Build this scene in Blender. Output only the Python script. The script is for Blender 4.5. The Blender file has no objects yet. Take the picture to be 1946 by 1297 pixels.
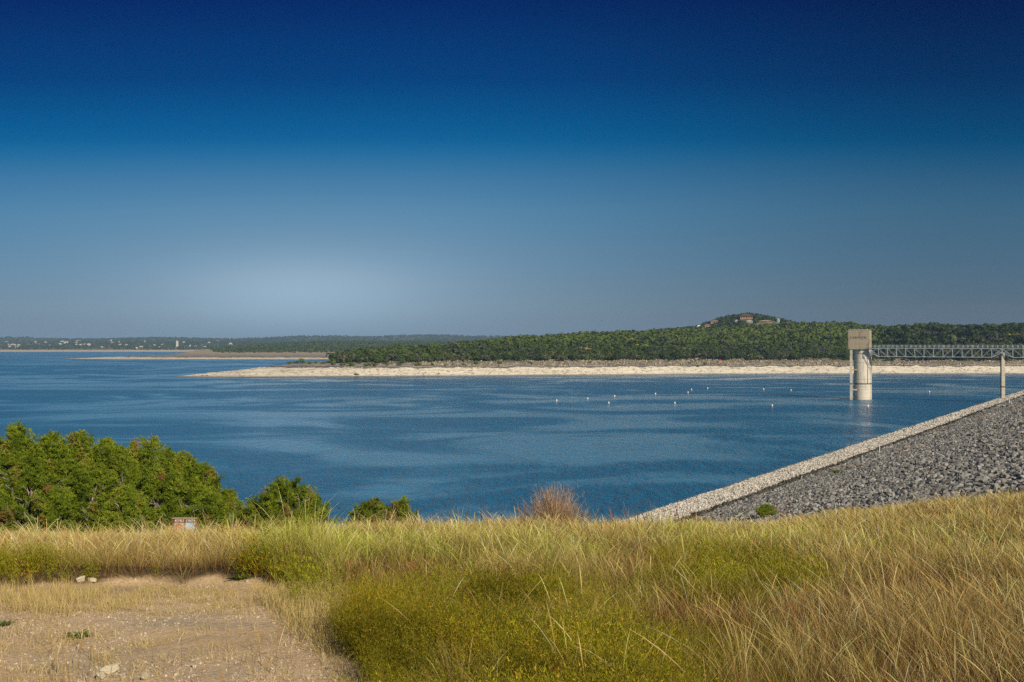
import bpy, math, random
import numpy as np
from mathutils import Vector, Matrix
random.seed(7)
RNG = np.random.default_rng(11)
PI = math.pi
scene = bpy.context.scene

# ------------------------------------------------------------------ camera, sky, sun, exposure
EYE = 30.0                      # metres above the lake
FX = 1892.0                     # focal length in photo pixels (photo 1946 wide)
HOR = 656.0                     # photo row of the horizon
cam_d = bpy.data.cameras.new("camera")
cam_d.lens = 35.0
cam_d.sensor_width = 36.0
cam_d.clip_start = 0.1
cam_d.clip_end = 60000
cam = bpy.data.objects.new("camera", cam_d)
scene.collection.objects.link(cam)
cam.location = (0, 0, EYE)
cam.rotation_euler = (math.radians(90.227), 0, 0)
scene.camera = cam
scene.view_settings.view_transform = 'Standard'
scene.view_settings.look = 'None'
scene.view_settings.exposure = 0.0
scene.view_settings.gamma = 1.0
scene.view_settings.use_curve_mapping = False
scene.cycles.use_denoising = False
scene.cycles.use_adaptive_sampling = False
scene.cycles.max_bounces = 6
scene.cycles.diffuse_bounces = 2
scene.cycles.glossy_bounces = 2
scene.cycles.transmission_bounces = 3
scene.cycles.volume_bounces = 0
scene.cycles.transparent_max_bounces = 8
scene.render.resolution_x = 1024
scene.render.resolution_y = 682

SUN_AZ, SUN_EL = math.radians(148), math.radians(31)
sun_dir = Vector((math.sin(SUN_AZ) * math.cos(SUN_EL), math.cos(SUN_AZ) * math.cos(SUN_EL), math.sin(SUN_EL)))
sd = bpy.data.lights.new("sun", 'SUN')
sd.energy = 5.0
sd.angle = math.radians(0.5)
sd.color = (1.0, 0.89, 0.72)
so = bpy.data.objects.new("sun", sd)
scene.collection.objects.link(so)
so.location = (60, -80, 120)
so.rotation_euler = sun_dir.to_track_quat('Z', 'Y').to_euler()


def s2l(c):
    return tuple(((v / 255) / 12.92 if v / 255 <= 0.04045 else ((v / 255 + 0.055) / 1.055) ** 2.4) for v in c)


class NT:
    """tiny node-tree helper"""
    def __init__(self, tree):
        self.t = tree

    def n(self, kind, **kw):
        nd = self.t.nodes.new(kind)
        for k, v in kw.items():
            setattr(nd, k, v)
        return nd

    def put(self, sock, v):
        if isinstance(v, bpy.types.NodeSocket):
            self.t.links.new(v, sock)
        else:
            sock.default_value = v

    def m(self, op, a, b=0.0, c=None, clamp=False):
        nd = self.n('ShaderNodeMath', operation=op, use_clamp=clamp)
        self.put(nd.inputs[0], a)
        self.put(nd.inputs[1], b)
        if c is not None:
            self.put(nd.inputs[2], c)
        return nd.outputs[0]

    def ss(self, v, a, b, lo=0.0, hi=1.0):
        nd = self.n('ShaderNodeMapRange', interpolation_type='SMOOTHSTEP')
        self.put(nd.inputs[0], v)
        nd.inputs[1].default_value = a
        nd.inputs[2].default_value = b
        nd.inputs[3].default_value = lo
        nd.inputs[4].default_value = hi
        return nd.outputs[0]

    def mix(self, f, a, b, blend='MIX'):
        nd = self.n('ShaderNodeMix', data_type='RGBA', blend_type=blend)
        self.put(nd.inputs[0], f)
        for s, v in ((nd.inputs[6], a), (nd.inputs[7], b)):
            if isinstance(v, (tuple, list)) and len(v) == 3:
                v = (*v, 1)
            self.put(s, v)
        return nd.outputs[2]

    def ramp(self, f, stops, interp='LINEAR'):
        nd = self.n('ShaderNodeValToRGB')
        cr = nd.color_ramp
        cr.interpolation = interp
        while len(cr.elements) < len(stops):
            cr.elements.new(0.5)
        for e, (p, c) in zip(cr.elements, stops):
            e.position = p
            e.color = (*c[:3], 1)
        self.put(nd.inputs[0], f)
        return nd.outputs[0]

    def noise(self, scale, vec=None, detail=4, rough=0.55, dist=0.0, out=0):
        nd = self.n('ShaderNodeTexNoise')
        nd.inputs['Scale'].default_value = scale
        nd.inputs['Detail'].default_value = detail
        nd.inputs['Roughness'].default_value = rough
        nd.inputs['Distortion'].default_value = dist
        if vec is not None:
            self.put(nd.inputs['Vector'], vec)
        return nd.outputs[out]

    def mapping(self, vec, scale=(1, 1, 1), rot=(0, 0, 0)):
        nd = self.n('ShaderNodeMapping')
        self.put(nd.inputs[0], vec)
        nd.inputs['Scale'].default_value = scale
        nd.inputs['Rotation'].default_value = rot
        return nd.outputs[0]


world = bpy.data.worlds.new("World")
scene.world = world
world.use_nodes = True
wt = world.node_tree
wt.nodes.clear()
W = NT(wt)
tc = W.n('ShaderNodeTexCoord')
sep = W.n('ShaderNodeSeparateXYZ')
W.put(sep.inputs[0], tc.outputs['Generated'])
dx, dy, dz = sep.outputs
yy = W.m('MAXIMUM', dy, 0.3)
t_el = W.m('DIVIDE', dz, yy)
t_az = W.m('DIVIDE', dx, yy)
stops = [(0.0, (108, 127, 144)), (0.0085, (112, 131, 148)), (.035, (115, 139, 157)), (.082, (97, 137, 166)), (.135, (78, 131, 168)),
         (.165, (60, 120, 164)), (.18, (45, 113, 160)), (.193, (26, 106, 158)), (.206, (4, 97, 152)), (.22, (0, 90, 147)), (.267, (0, 66, 126)), (.347, (0, 41, 103)), (.5, (0, 30, 85))]
sky_c = W.ramp(W.m('MULTIPLY', t_el, 2.0, clamp=True), [(p * 2, s2l(c)) for p, c in stops])
# pale glow low over the lake
ga = W.m('POWER', W.m('DIVIDE', W.m('ADD', t_az, .212), .125), 2.0)
gb = W.m('POWER', W.m('DIVIDE', W.m('SUBTRACT', t_el, .052), .036), 2.0)
glow = W.m('EXPONENT', W.m('MULTIPLY', W.m('ADD', ga, gb), -1.0))
ga2 = W.m('POWER', W.m('DIVIDE', W.m('ADD', t_az, .212), .26), 2.0)
gb2 = W.m('POWER', W.m('DIVIDE', W.m('SUBTRACT', t_el, .052), .08), 2.0)
glow2 = W.m('EXPONENT', W.m('MULTIPLY', W.m('ADD', ga2, gb2), -1.0))
sky_c = W.mix(W.m('ADD', W.m('MULTIPLY', glow, .5), W.m('MULTIPLY', glow2, .33)), sky_c, s2l((158, 186, 208)))
dark = W.ss(t_az, -.15, .5, 1.0, .58)
cmb = W.n('ShaderNodeCombineXYZ')
for i in range(3):
    W.put(cmb.inputs[i], dark)
sky_c = W.mix(1.0, sky_c, cmb.outputs[0], 'MULTIPLY')
nish = W.n('ShaderNodeTexSky', sky_type='NISHITA', sun_disc=False)
nish.sun_elevation = SUN_EL
nish.sun_rotation = SUN_AZ
bg1 = W.n('ShaderNodeBackground')
W.put(bg1.inputs[0], nish.outputs[0])
bg1.inputs[1].default_value = 0.055
bg2 = W.n('ShaderNodeBackground')
W.put(bg2.inputs[0], sky_c)
bg2.inputs[1].default_value = 1.0
mask = W.m('MULTIPLY', W.ss(dy, .1, .55), W.ss(t_el, .6, 1.3, 1.0, 0.0))
mx = W.n('ShaderNodeMixShader')
W.put(mx.inputs[0], mask)
W.put(mx.inputs[1], bg1.outputs[0])
W.put(mx.inputs[2], bg2.outputs[0])
wo = W.n('ShaderNodeOutputWorld')
W.put(wo.inputs[0], mx.outputs[0])


# ------------------------------------------------------------------ helpers
def new_mat(name):
    m = bpy.data.materials.new(name)
    m.use_nodes = True
    m.node_tree.nodes.clear()
    T = NT(m.node_tree)
    out = T.n('ShaderNodeOutputMaterial')
    p = T.n('ShaderNodeBsdfPrincipled')
    T.put(out.inputs[0], p.outputs[0])
    p.inputs['Roughness'].default_value = .85
    p.inputs['Specular IOR Level'].default_value = .25
    return m, T, p, out


def rock_like(name, stops, scale=1.0, bump=.0, rough=.9, coord='Object', sc=(1, 1, 1), detail=6, spec=.2):
    m, T, p, out = new_mat(name)
    tcn = T.n('ShaderNodeTexCoord')
    v = T.mapping(tcn.outputs[coord], sc)
    f = T.noise(scale, v, detail, .65)
    T.put(p.inputs['Base Color'], T.ramp(f, stops))
    p.inputs['Roughness'].default_value = rough
    p.inputs['Specular IOR Level'].default_value = spec
    if bump:
        b = T.n('ShaderNodeBump')
        b.inputs['Strength'].default_value = .6
        b.inputs['Distance'].default_value = bump
        T.put(b.inputs['Height'], T.noise(scale * 3, v, 6, .7))
        T.put(p.inputs['Normal'], b.outputs[0])
    return m


def attr_mat(name, stops, rough=.85, transl=0.0, attr='tint', spec=.15, add_noise=None):
    m, T, p, out = new_mat(name)
    a = T.n('ShaderNodeAttribute', attribute_name=attr)
    col = a.outputs['Color'] if stops is None else T.ramp(a.outputs['Fac'], stops)
    if add_noise:
        g = T.n('ShaderNodeNewGeometry')
        f = T.noise(add_noise, g.outputs['Position'], 4, .6)
        col = T.mix(T.ss(f, .35, .7), col, T.mix(1.0, col, (.55, .55, .55), 'MULTIPLY'))
    T.put(p.inputs['Base Color'], col)
    p.inputs['Roughness'].default_value = rough
    p.inputs['Specular IOR Level'].default_value = spec
    if transl:
        tr = T.n('ShaderNodeBsdfTranslucent')
        T.put(tr.inputs[0], col)
        ms = T.n('ShaderNodeMixShader')
        ms.inputs[0].default_value = transl
        T.put(ms.inputs[1], p.outputs[0])
        T.put(ms.inputs[2], tr.outputs[0])
        T.put(out.inputs[0], ms.outputs[0])
    return m


def np_mesh(name, V, F, mat=None, attrs=None, smooth=False):
    """V (N,3), F (M,k) or list of such arrays"""
    me = bpy.data.meshes.new(name)
    V = np.ascontiguousarray(V, dtype=np.float32)
    Fs = F if isinstance(F, list) else [F]
    Fs = [np.asarray(f, dtype=np.int32) for f in Fs if len(f)]
    loops = np.concatenate([f.ravel() for f in Fs])
    tot = np.concatenate([np.full(len(f), f.shape[1], dtype=np.int32) for f in Fs])
    start = np.concatenate([[0], np.cumsum(tot)[:-1]]).astype(np.int32)
    me.vertices.add(len(V))
    me.vertices.foreach_set("co", V.ravel())
    me.loops.add(len(loops))
    me.loops.foreach_set("vertex_index", loops)
    me.polygons.add(len(tot))
    me.polygons.foreach_set("loop_start", start)
    me.polygons.foreach_set("loop_total", tot)
    me.polygons.foreach_set("use_smooth", np.full(len(tot), smooth, dtype=bool))
    if attrs:
        for k, a in attrs.items():
            a = np.asarray(a, dtype=np.float32)
            if a.ndim == 1:
                at = me.attributes.new(k, 'FLOAT', 'POINT')
                at.data.foreach_set("value", a)
            else:
                at = me.attributes.new(k, 'FLOAT_COLOR', 'POINT')
                if a.shape[1] == 3:
                    a = np.concatenate([a, np.ones((len(a), 1), np.float32)], 1)
                at.data.foreach_set("color", a.ravel())
    me.update(calc_edges=True)
    if mat:
        me.materials.append(mat)
    return me


def link(name, data, parent=None, loc=None):
    o = bpy.data.objects.new(name, data)
    scene.collection.objects.link(o)
    if parent:
        o.parent = parent
    if loc is not None:
        o.location = loc
    return o


def tag(o, label=None, cat=None, group=None, kind=None):
    if label:
        o['label'] = label
    if cat:
        o['category'] = cat
    if group:
        o['group'] = group
    if kind:
        o['kind'] = kind
    return o


def thing(name, label, cat, loc=(0, 0, 0), rz=0.0, group=None):
    o = bpy.data.objects.new(name, None)
    o.empty_display_size = .3
    scene.collection.objects.link(o)
    o.location = loc
    o.rotation_euler = (0, 0, rz)
    return tag(o, label, cat, group)


def copy_thing(root, loc, rz=0.0, sc=1.0, label=None, group=None):
    r = root.copy()
    scene.collection.objects.link(r)
    r.location = loc
    r.rotation_euler = (0, 0, rz)
    r.scale = (sc, sc, sc) if not isinstance(sc, tuple) else sc
    if label:
        r['label'] = label
    if group:
        r['group'] = group
    for ch in list(root.children):
        c = ch.copy()
        scene.collection.objects.link(c)
        c.parent = r
        for g in ch.children:
            d = g.copy()
            scene.collection.objects.link(d)
            d.parent = c
    return r


class MB:
    """collects shapes into one mesh"""
    def __init__(self):
        self.v, self.f = [], []

    def add(self, vs, fs):
        b = len(self.v)
        self.v += [tuple(p) for p in vs]
        self.f += [tuple(i + b for i in q) for q in fs]

    def box(self, c, size, rz=0.0):
        hx, hy, hz = size[0] / 2, size[1] / 2, size[2] / 2
        ca, sa = math.cos(rz), math.sin(rz)
        vs = []
        for sx, sy, sz in ((-1, -1, -1), (1, -1, -1), (1, 1, -1), (-1, 1, -1), (-1, -1, 1), (1, -1, 1), (1, 1, 1), (-1, 1, 1)):
            x, y = sx * hx, sy * hy
            vs.append((c[0] + x * ca - y * sa, c[1] + x * sa + y * ca, c[2] + sz * hz))
        self.add(vs, [(0, 3, 2, 1), (4, 5, 6, 7), (0, 1, 5, 4), (1, 2, 6, 5), (2, 3, 7, 6), (3, 0, 4, 7)])

    def beam(self, a, b, w, h=None):
        h = h or w
        a, b = Vector(a), Vector(b)
        d = (b - a).normalized()
        up = Vector((0, 0, 1)) if abs(d.z) < .95 else Vector((0, 1, 0))
        r = d.cross(up).normalized() * (w / 2)
        u = r.cross(d).normalized() * (h / 2)
        vs = [a - r - u, a + r - u, a + r + u, a - r + u, b - r - u, b + r - u, b + r + u, b - r + u]
        self.add(vs, [(0, 3, 2, 1), (4, 5, 6, 7), (0, 1, 5, 4), (1, 2, 6, 5), (2, 3, 7, 6), (3, 0, 4, 7)])

    def tube(self, pts, rad, n=6):
        rings = []
        pts = [Vector(p) for p in pts]
        for i, p in enumerate(pts):
            d = (pts[min(i + 1, len(pts) - 1)] - pts[max(i - 1, 0)]).normalized()
            up = Vector((0, 0, 1)) if abs(d.z) < .9 else Vector((1, 0, 0))
            r = d.cross(up).normalized()
            u = r.cross(d).normalized()
            rr = rad[i] if isinstance(rad, (list, tuple)) else rad
            rings.append([p + (r * math.cos(2 * PI * k / n) + u * math.sin(2 * PI * k / n)) * rr for k in range(n)])
        vs = [q for ring in rings for q in ring]
        fs = []
        for i in range(len(pts) - 1):
            for k in range(n):
                fs.append((i * n + k, i * n + (k + 1) % n, (i + 1) * n + (k + 1) % n, (i + 1) * n + k))
        fs.append(tuple(reversed(range(n))))
        fs.append(tuple((len(pts) - 1) * n + k for k in range(n)))
        self.add(vs, fs)

    def lathe(self, c, prof, n=24):
        vs, fs = [], []
        for r, z in prof:
            for k in range(n):
                a = 2 * PI * k / n
                vs.append((c[0] + r * math.cos(a), c[1] + r * math.sin(a), c[2] + z))
        for i in range(len(prof) - 1):
            for k in range(n):
                fs.append((i * n + k, i * n + (k + 1) % n, (i + 1) * n + (k + 1) % n, (i + 1) * n + k))
        fs.append(tuple(reversed(range(n))))
        fs.append(tuple((len(prof) - 1) * n + k for k in range(n)))
        self.add(vs, fs)

    def mesh(self, name, mat, smooth=False):
        me = bpy.data.meshes.new(name)
        me.from_pydata(self.v, [], self.f)
        me.materials.append(mat)
        if smooth:
            me.polygons.foreach_set("use_smooth", [True] * len(me.polygons))
        me.update()
        return me

    def obj(self, name, mat, parent=None, loc=None, smooth=False):
        return link(name, self.mesh(name, mat, smooth), parent, loc)


def _h(ix, iy, s):
    n = (ix.astype(np.int64) * 374761393 + iy.astype(np.int64) * 668265263 + s * 1442695041) & 0x7fffffff
    n = ((n ^ (n >> 13)) * 1274126177) & 0x7fffffff
    return ((n ^ (n >> 16)) & 0xffff) / 65535.0


def vn(x, y, s=0):
    x, y = np.asarray(x, float), np.asarray(y, float)
    ix, iy = np.floor(x), np.floor(y)
    fx, fy = x - ix, y - iy
    fx, fy = fx * fx * (3 - 2 * fx), fy * fy * (3 - 2 * fy)
    a, b = _h(ix, iy, s), _h(ix + 1, iy, s)
    c, d = _h(ix, iy + 1, s), _h(ix + 1, iy + 1, s)
    return (a * (1 - fx) + b * fx) * (1 - fy) + (c * (1 - fx) + d * fx) * fy


def fbm(x, y, s=0, o=4):
    t, a, n = 0, .5, 0
    for i in range(o):
        t = t + a * vn(x * 2 ** i, y * 2 ** i, s + i)
        n += a
        a *= .5
    return t / n


def sst(v, a, b):
    t = np.clip((v - a) / (b - a), 0, 1)
    return t * t * (3 - 2 * t)


def scatter(TV, TF, pos, scale, rz=None, R=None):
    """merge copies of a template; returns V, F"""
    N, n = len(pos), len(TV)
    scale = np.asarray(scale, float)
    if scale.ndim == 1:
        scale = scale[:, None] * np.ones(3)
    P = TV[None] * scale[:, None, :]
    if R is not None:
        P = np.einsum('nij,nvj->nvi', R, P)
    elif rz is not None:
        c, s = np.cos(rz)[:, None], np.sin(rz)[:, None]
        P = np.stack([P[..., 0] * c - P[..., 1] * s, P[..., 0] * s + P[..., 1] * c, P[..., 2]], -1)
    P = P + np.asarray(pos)[:, None, :]
    F = TF[None] + (np.arange(N) * n)[:, None, None]
    return P.reshape(-1, 3), F.reshape(-1, TF.shape[1])


def rand_rot(n, rng=RNG):
    q = rng.normal(size=(n, 4))
    q /= np.linalg.norm(q, axis=1)[:, None]
    w, x, y, z = q.T
    return np.stack([np.stack([1 - 2 * (y * y + z * z), 2 * (x * y - z * w), 2 * (x * z + y * w)], -1),
                     np.stack([2 * (x * y + z * w), 1 - 2 * (x * x + z * z), 2 * (y * z - x * w)], -1),
                     np.stack([2 * (x * z - y * w), 2 * (y * z + x * w), 1 - 2 * (x * x + y * y)], -1)], -2)


def grid_faces(nr, nc):
    i = np.arange(nr - 1)[:, None] * nc + np.arange(nc - 1)[None]
    return np.stack([i, i + 1, i + nc + 1, i + nc], -1).reshape(-1, 4)


def join(parts):
    Vs, Fs, As, b = [], [], [], 0
    for V, F, A in parts:
        Vs.append(V)
        Fs.append(F + b)
        As.append(A)
        b += len(V)
    return np.concatenate(Vs), np.concatenate(Fs), np.concatenate(As)


# ------------------------------------------------------------------ near ground (abutment hill)
def hill_z(X, Y):
    X, Y = np.asarray(X, float), np.asarray(Y, float)
    Yc = np.maximum(Y, -5)
    z = EYE - 2.2 - .0875 * Yc - .00118 * np.where(Yc > 0, Yc, 0) ** 2 + 1.15 * sst(X, 8, 21) * sst(Y, 0, 30)
    z = z - .003 * np.maximum(Yc - 48, 0) ** 2
    z = z + .16 * (fbm(X * .35, Y * .35, 3, 3) - .5) * sst(Y, 8, 18) + .05 * (fbm(X * 1.6, Y * 1.6, 5, 3) - .5)
    z = z - .34 * sst(-X, 4.5, 9) * sst(Y, 17, 34)
    # low bank of silt across the far end of the clearing
    px = 973 + FX * X / np.maximum(Y, 1)
    z = z + .22 * np.exp(-((Y - 16.6 - .4 * np.sin(X * .9)) / .40) ** 2) * sst(X, -1.5, -4.0) * (.5 + vn(X * .7, Y * .1, 9))
    return np.maximum(z, -7)


def to_px(X, Y, Z):
    return 973 + FX * X / Y, HOR + FX * (EYE - Z) / Y


def ground_at(px, py, y0=4.0, y1=60.0):
    """where the line through a photo point meets the near ground"""
    Y = np.linspace(y0, y1, 4000)
    X = (px - 973) / FX * Y
    d = (EYE - (py - HOR) / FX * Y) - hill_z(X, Y)
    i = np.argmax(d < 0) if (d < 0).any() else len(Y) - 1
    return float(X[i]), float(Y[i]), float(hill_z(X[i], Y[i]))


CLR_Y = [1085, 1095, 1105, 1130, 1180, 1240, 1297, 1450]
CLR_X = [455, 480, 500, 520, 568, 640, 668, 720]


def clearing(X, Y):
    """1 inside the bare gravel clearing, 0 in the grass"""
    px, py = to_px(X, Y, hill_z(X, Y))
    e = (fbm(X * .8, Y * .8, 21, 3) - .5)
    a = sst(np.interp(py, CLR_Y, CLR_X) + e * 190 - px, -30, 30)
    b = sst(py + e * 70 + (fbm(X * 2.6, Y * .8, 22, 2) - .5) * 26, 1096, 1114)
    return a * b


mg, T, p, out = new_mat("dry_soil")
geo = T.n('ShaderNodeNewGeometry')
pos = geo.outputs['Position']
att = T.n('ShaderNodeAttribute', attribute_name='bare')
n1 = T.noise(.55, pos, 7, .62)
n2 = T.noise(22, pos, 4, .7)
sand = T.ramp(n1, [(.30, (.40, .29, .16)), (.42, (.56, .40, .225)), (.55, (.62, .45, .27)), (.70, (.46, .36, .24))])
grit = T.ramp(n2, [(.35, (.62, .6, .58)), (.5, (.95, .95, .95)), (.72, (1.25, 1.2, 1.12))])
sand = T.mix(.8, sand, grit, 'MULTIPLY')
vor = T.n('ShaderNodeTexVoronoi')
T.put(vor.inputs['Vector'], pos)
vor.inputs['Scale'].default_value = 26
peb = T.m('MULTIPLY', T.ss(vor.outputs['Distance'], .38, .22), T.ss(T.noise(1.3, pos, 4, .6), .5, .66))
sand = T.mix(peb, sand, (.60, .48, .34))
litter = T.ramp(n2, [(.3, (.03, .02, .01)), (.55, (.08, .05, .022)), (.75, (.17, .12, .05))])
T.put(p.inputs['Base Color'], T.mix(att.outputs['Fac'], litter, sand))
p.inputs['Roughness'].default_value = .95
b = T.n('ShaderNodeBump')
b.inputs['Strength'].default_value = .7
b.inputs['Distance'].default_value = .03
T.put(b.inputs['Height'], T.m('ADD', T.m('ADD', T.noise(9, pos, 8, .7), T.m('MULTIPLY', T.noise(1.5, T.mapping(pos, (1, .5, 1)), 4, .6), 3.0)), T.m('MULTIPLY', peb, .3)))
T.put(p.inputs['Normal'], b.outputs[0])
M_SOIL = mg

ys = np.concatenate([np.linspace(-40, 4, 12)[:-1], np.linspace(4, 26, 221)[:-1], np.linspace(26, 60, 100)[:-1], np.linspace(60, 170, 56)])
xs = np.concatenate([np.linspace(-170, -24, 40)[:-1], np.linspace(-24, 26, 340)[:-1], np.linspace(26, 60, 20)])
GX, GY = np.meshgrid(xs, ys)
GZ = hill_z(GX, GY)
V = np.stack([GX, GY, GZ], -1).reshape(-1, 3)
tag(link("ground", np_mesh("ground", V, grid_faces(len(ys), len(xs)), M_SOIL, {'bare': clearing(GX.ravel(), np.maximum(GY.ravel(), 4.0))}, True)), kind='structure')

# lake bed / plain reaching the horizon
m_bed = rock_like("lake_bed_silt", [(.3, (.10, .09, .06)), (.7, (.2, .17, .12))], .002, coord='Object')
tag(link("lake_bed", np_mesh("lake_bed", np.array([[-50000, -20000, -9], [50000, -20000, -9], [50000, 50000, -9], [-50000, 50000, -9]]), np.array([[0, 1, 2, 3]]), m_bed)), kind='structure')

# ------------------------------------------------------------------ water
mw, T, p, out = new_mat("lake_water")
geo = T.n('ShaderNodeNewGeometry')
pos = geo.outputs['Position']
pv = T.mapping(pos, (.0075, .0105, 1), (0, 0, .3))
patch = T.noise(1.0, pv, 5, .55, 1.8)
pv2 = T.mapping(pos, (.0016, .004, 1), (0, 0, .1))
patch2 = T.noise(1.0, pv2, 3, .5, .8)
calm = T.ss(T.m('ADD', T.m('MULTIPLY', patch, .75), T.m('MULTIPLY', patch2, .4)), .525, .69)
rip = T.noise(1.0, T.mapping(pos, (.85, .42, 1), (0, 0, .05)), 3, .65)
rip3 = T.noise(1.0, T.mapping(pos, (.10, .030, 1), (0, 0, .04)), 2, .5)
rip2 = T.noise(1.0, T.mapping(pos, (.34, .14, 1), (0, 0, -.06)), 2, .5)
hgt = T.m('ADD', T.m('ADD', rip, T.m('MULTIPLY', rip2, 1.2)), T.m('MULTIPLY', rip3, 1.2))
b = T.n('ShaderNodeBump')
T.put(b.inputs['Strength'], T.ss(calm, 0, 1, 1.0, .34))
b.inputs['Distance'].default_value = 1.3
T.put(b.inputs['Height'], hgt)
T.put(p.inputs['Normal'], b.outputs[0])
T.put(p.inputs['Base Color'], T.mix(calm, (.003, .11, .235), (.035, .205, .365)))  # calm patches lightened in the base colour to stand for reflected pale sky
T.put(p.inputs['Roughness'], T.ss(calm, 0, 1, .22, .12))
p.inputs['Specular Tint'].default_value = (.60, .84, 1.0, 1)
p.inputs['IOR'].default_value = 1.333
p.inputs['Specular IOR Level'].default_value = .5
M_WATER = mw
tag(link("water", np_mesh("water", np.array([[-16000, -400, 0], [16000, -400, 0], [16000, 14000, 0], [-16000, 14000, 0.]]), np.array([[0, 1, 2, 3]]), M_WATER)), kind='structure')


# ------------------------------------------------------------------ far lands
class Land:
    """terrain given by profiles (distance back from the shoreline, height) at a fan of bearings"""
    def __init__(self, table, namp=1.0, ledge=0.0, seed=1):
        self.px = np.array([r[0] for r in table], float)
        self.y0 = np.array([r[1] for r in table], float)
        self.D = np.array([[k[0] for k in r[2]] for r in table], float)
        self.Z = np.array([[k[1] for k in r[2]] for r in table], float)
        self.namp, self.ledge, self.seed = namp, ledge, seed

    def z(self, X, Y):
        X, Y = np.asarray(X, float), np.asarray(Y, float)
        px = 973 + FX * X / Y
        d = Y - np.interp(px, self.px, self.y0)
        d = d + 9 * (fbm(X * .012, Y * .012, self.seed + 40, 4) - .5) * sst(d, -40, 30)
        K = self.D.shape[1]
        Dk = [np.interp(px, self.px, self.D[:, k]) for k in range(K)]
        Zk = [np.interp(px, self.px, self.Z[:, k]) for k in range(K)]
        z = np.where(d < Dk[0], -8.0, Zk[-1])
        for k in range(K - 1):
            w = (d - Dk[k]) / np.maximum(Dk[k + 1] - Dk[k], 1e-3)
            z = np.where((d >= Dk[k]) & (d < Dk[k + 1]), Zk[k] + (Zk[k + 1] - Zk[k]) * w, z)
        amp = self.namp * sst(z, 10, 30)
        z = z + amp * (fbm(X * .01, Y * .01, self.seed, 4) - .5) * 8
        if self.ledge:
            q = z + 1.6 * (fbm(X * .03, Y * .05, self.seed + 5, 4) - .5)
            st = np.floor(q / 1.1) * 1.1 + 1.1 * sst(q / 1.1 - np.floor(q / 1.1), .55, 1.0)
            f = self.ledge * sst(z, .6, 2.0) * (1 - sst(z, 12, 15))
            z = z * (1 - f) + f * (st + .5 * (fbm(X * .25, Y * .25, self.seed + 9, 3) - .5))
        return z

    def hit(self, px, py, y0, y1, n=3000):
        Y = np.linspace(y0, y1, n)
        X = (px - 973) / FX * Y
        zz = self.z(X, Y)
        d = (EYE - (py - HOR) / FX * Y) - zz
        i = np.argmax(d < 0) if (d < 0).any() else int(np.argmin(np.abs(d)))
        return float(X[i]), float(Y[i]), float(zz[i])

    def mesh(self, name, mat, pxs, ds):
        P, D = np.meshgrid(pxs, ds)
        Y = np.interp(P, self.px, self.y0) + D
        X = (P - 973) / FX * Y
        Z = self.z(X, Y)
        return tag(link(name, np_mesh(name, np.stack([X, Y, Z], -1).reshape(-1, 3), grid_faces(len(ds), len(pxs)), mat, None, False)), kind='structure')


def shore_mat(name, white_top, veg=(.075, .085, .03), white=(.66, .60, .48)):
    m, T, p, out = new_mat(name)
    geo = T.n('ShaderNodeNewGeometry')
    pos = geo.outputs['Position']
    sp = T.n('ShaderNodeSeparateXYZ')
    T.put(sp.inputs[0], pos)
    wob = T.noise(.05, T.mapping(pos, (1, 1, .2)), 5, .6)
    z = T.m('ADD', sp.outputs[2], T.m('MULTIPLY', T.m('SUBTRACT', wob, .5), 5.5))
    lay = T.noise(1.0, T.mapping(pos, (.03, .03, 1.3)), 6, .7)
    fine = T.noise(.22, T.mapping(pos, (1, 1, 2.2)), 9, .8)
    wcol = T.ramp(lay, [(.28, tuple(c * .42 for c in white)), (.42, tuple(c * .85 for c in white)), (.6, white), (.8, tuple(min(1, c * 1.12) for c in white))])
    wcol = T.mix(T.ss(fine, .50, .60), wcol, (.24, .205, .155))
    rock = T.ramp(fine, [(.3, (.07, .06, .05)), (.46, (.20, .175, .14)), (.58, (.34, .30, .24)), (.72, (.46, .38, .26))])
    rock = T.mix(T.m('MULTIPLY', T.ss(lay, .5, .58), T.ss(T.noise(.05, pos, 4, .6), .4, .6)), rock, (.07, .06, .05))
    soil = T.ramp(T.noise(.06, pos, 6, .7), [(.35, veg), (.5, tuple(c * 1.5 for c in veg)), (.62, (.22, .18, .10)), (.75, (.30, .25, .16))])
    c = T.mix(T.ss(z, white_top - .3, white_top + .2), wcol, (.085, .075, .07))
    c = T.mix(T.ss(z, white_top + .5, white_top + 1.2), c, rock)
    c = T.mix(T.ss(z, white_top + 2.5, white_top + 5.0), c, soil)
    wet = T.ss(sp.outputs[2], .1, .9)
    c = T.mix(wet, (.16, .14, .10), c)
    T.put(p.inputs['Base Color'], c)
    p.inputs['Roughness'].default_value = .95
    return m


M_SHORE = shore_mat("limestone_shore", 7.6)
M_SAND = shore_mat("sandy_shore", 3.6, (.27, .21, .125), (.70, .60, .44))
M_FARHILL = shore_mat("far_hill_scrub", 6.5, (.04, .055, .022), (.66, .52, .34))


def prof(*k):
    return list(k)


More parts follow.
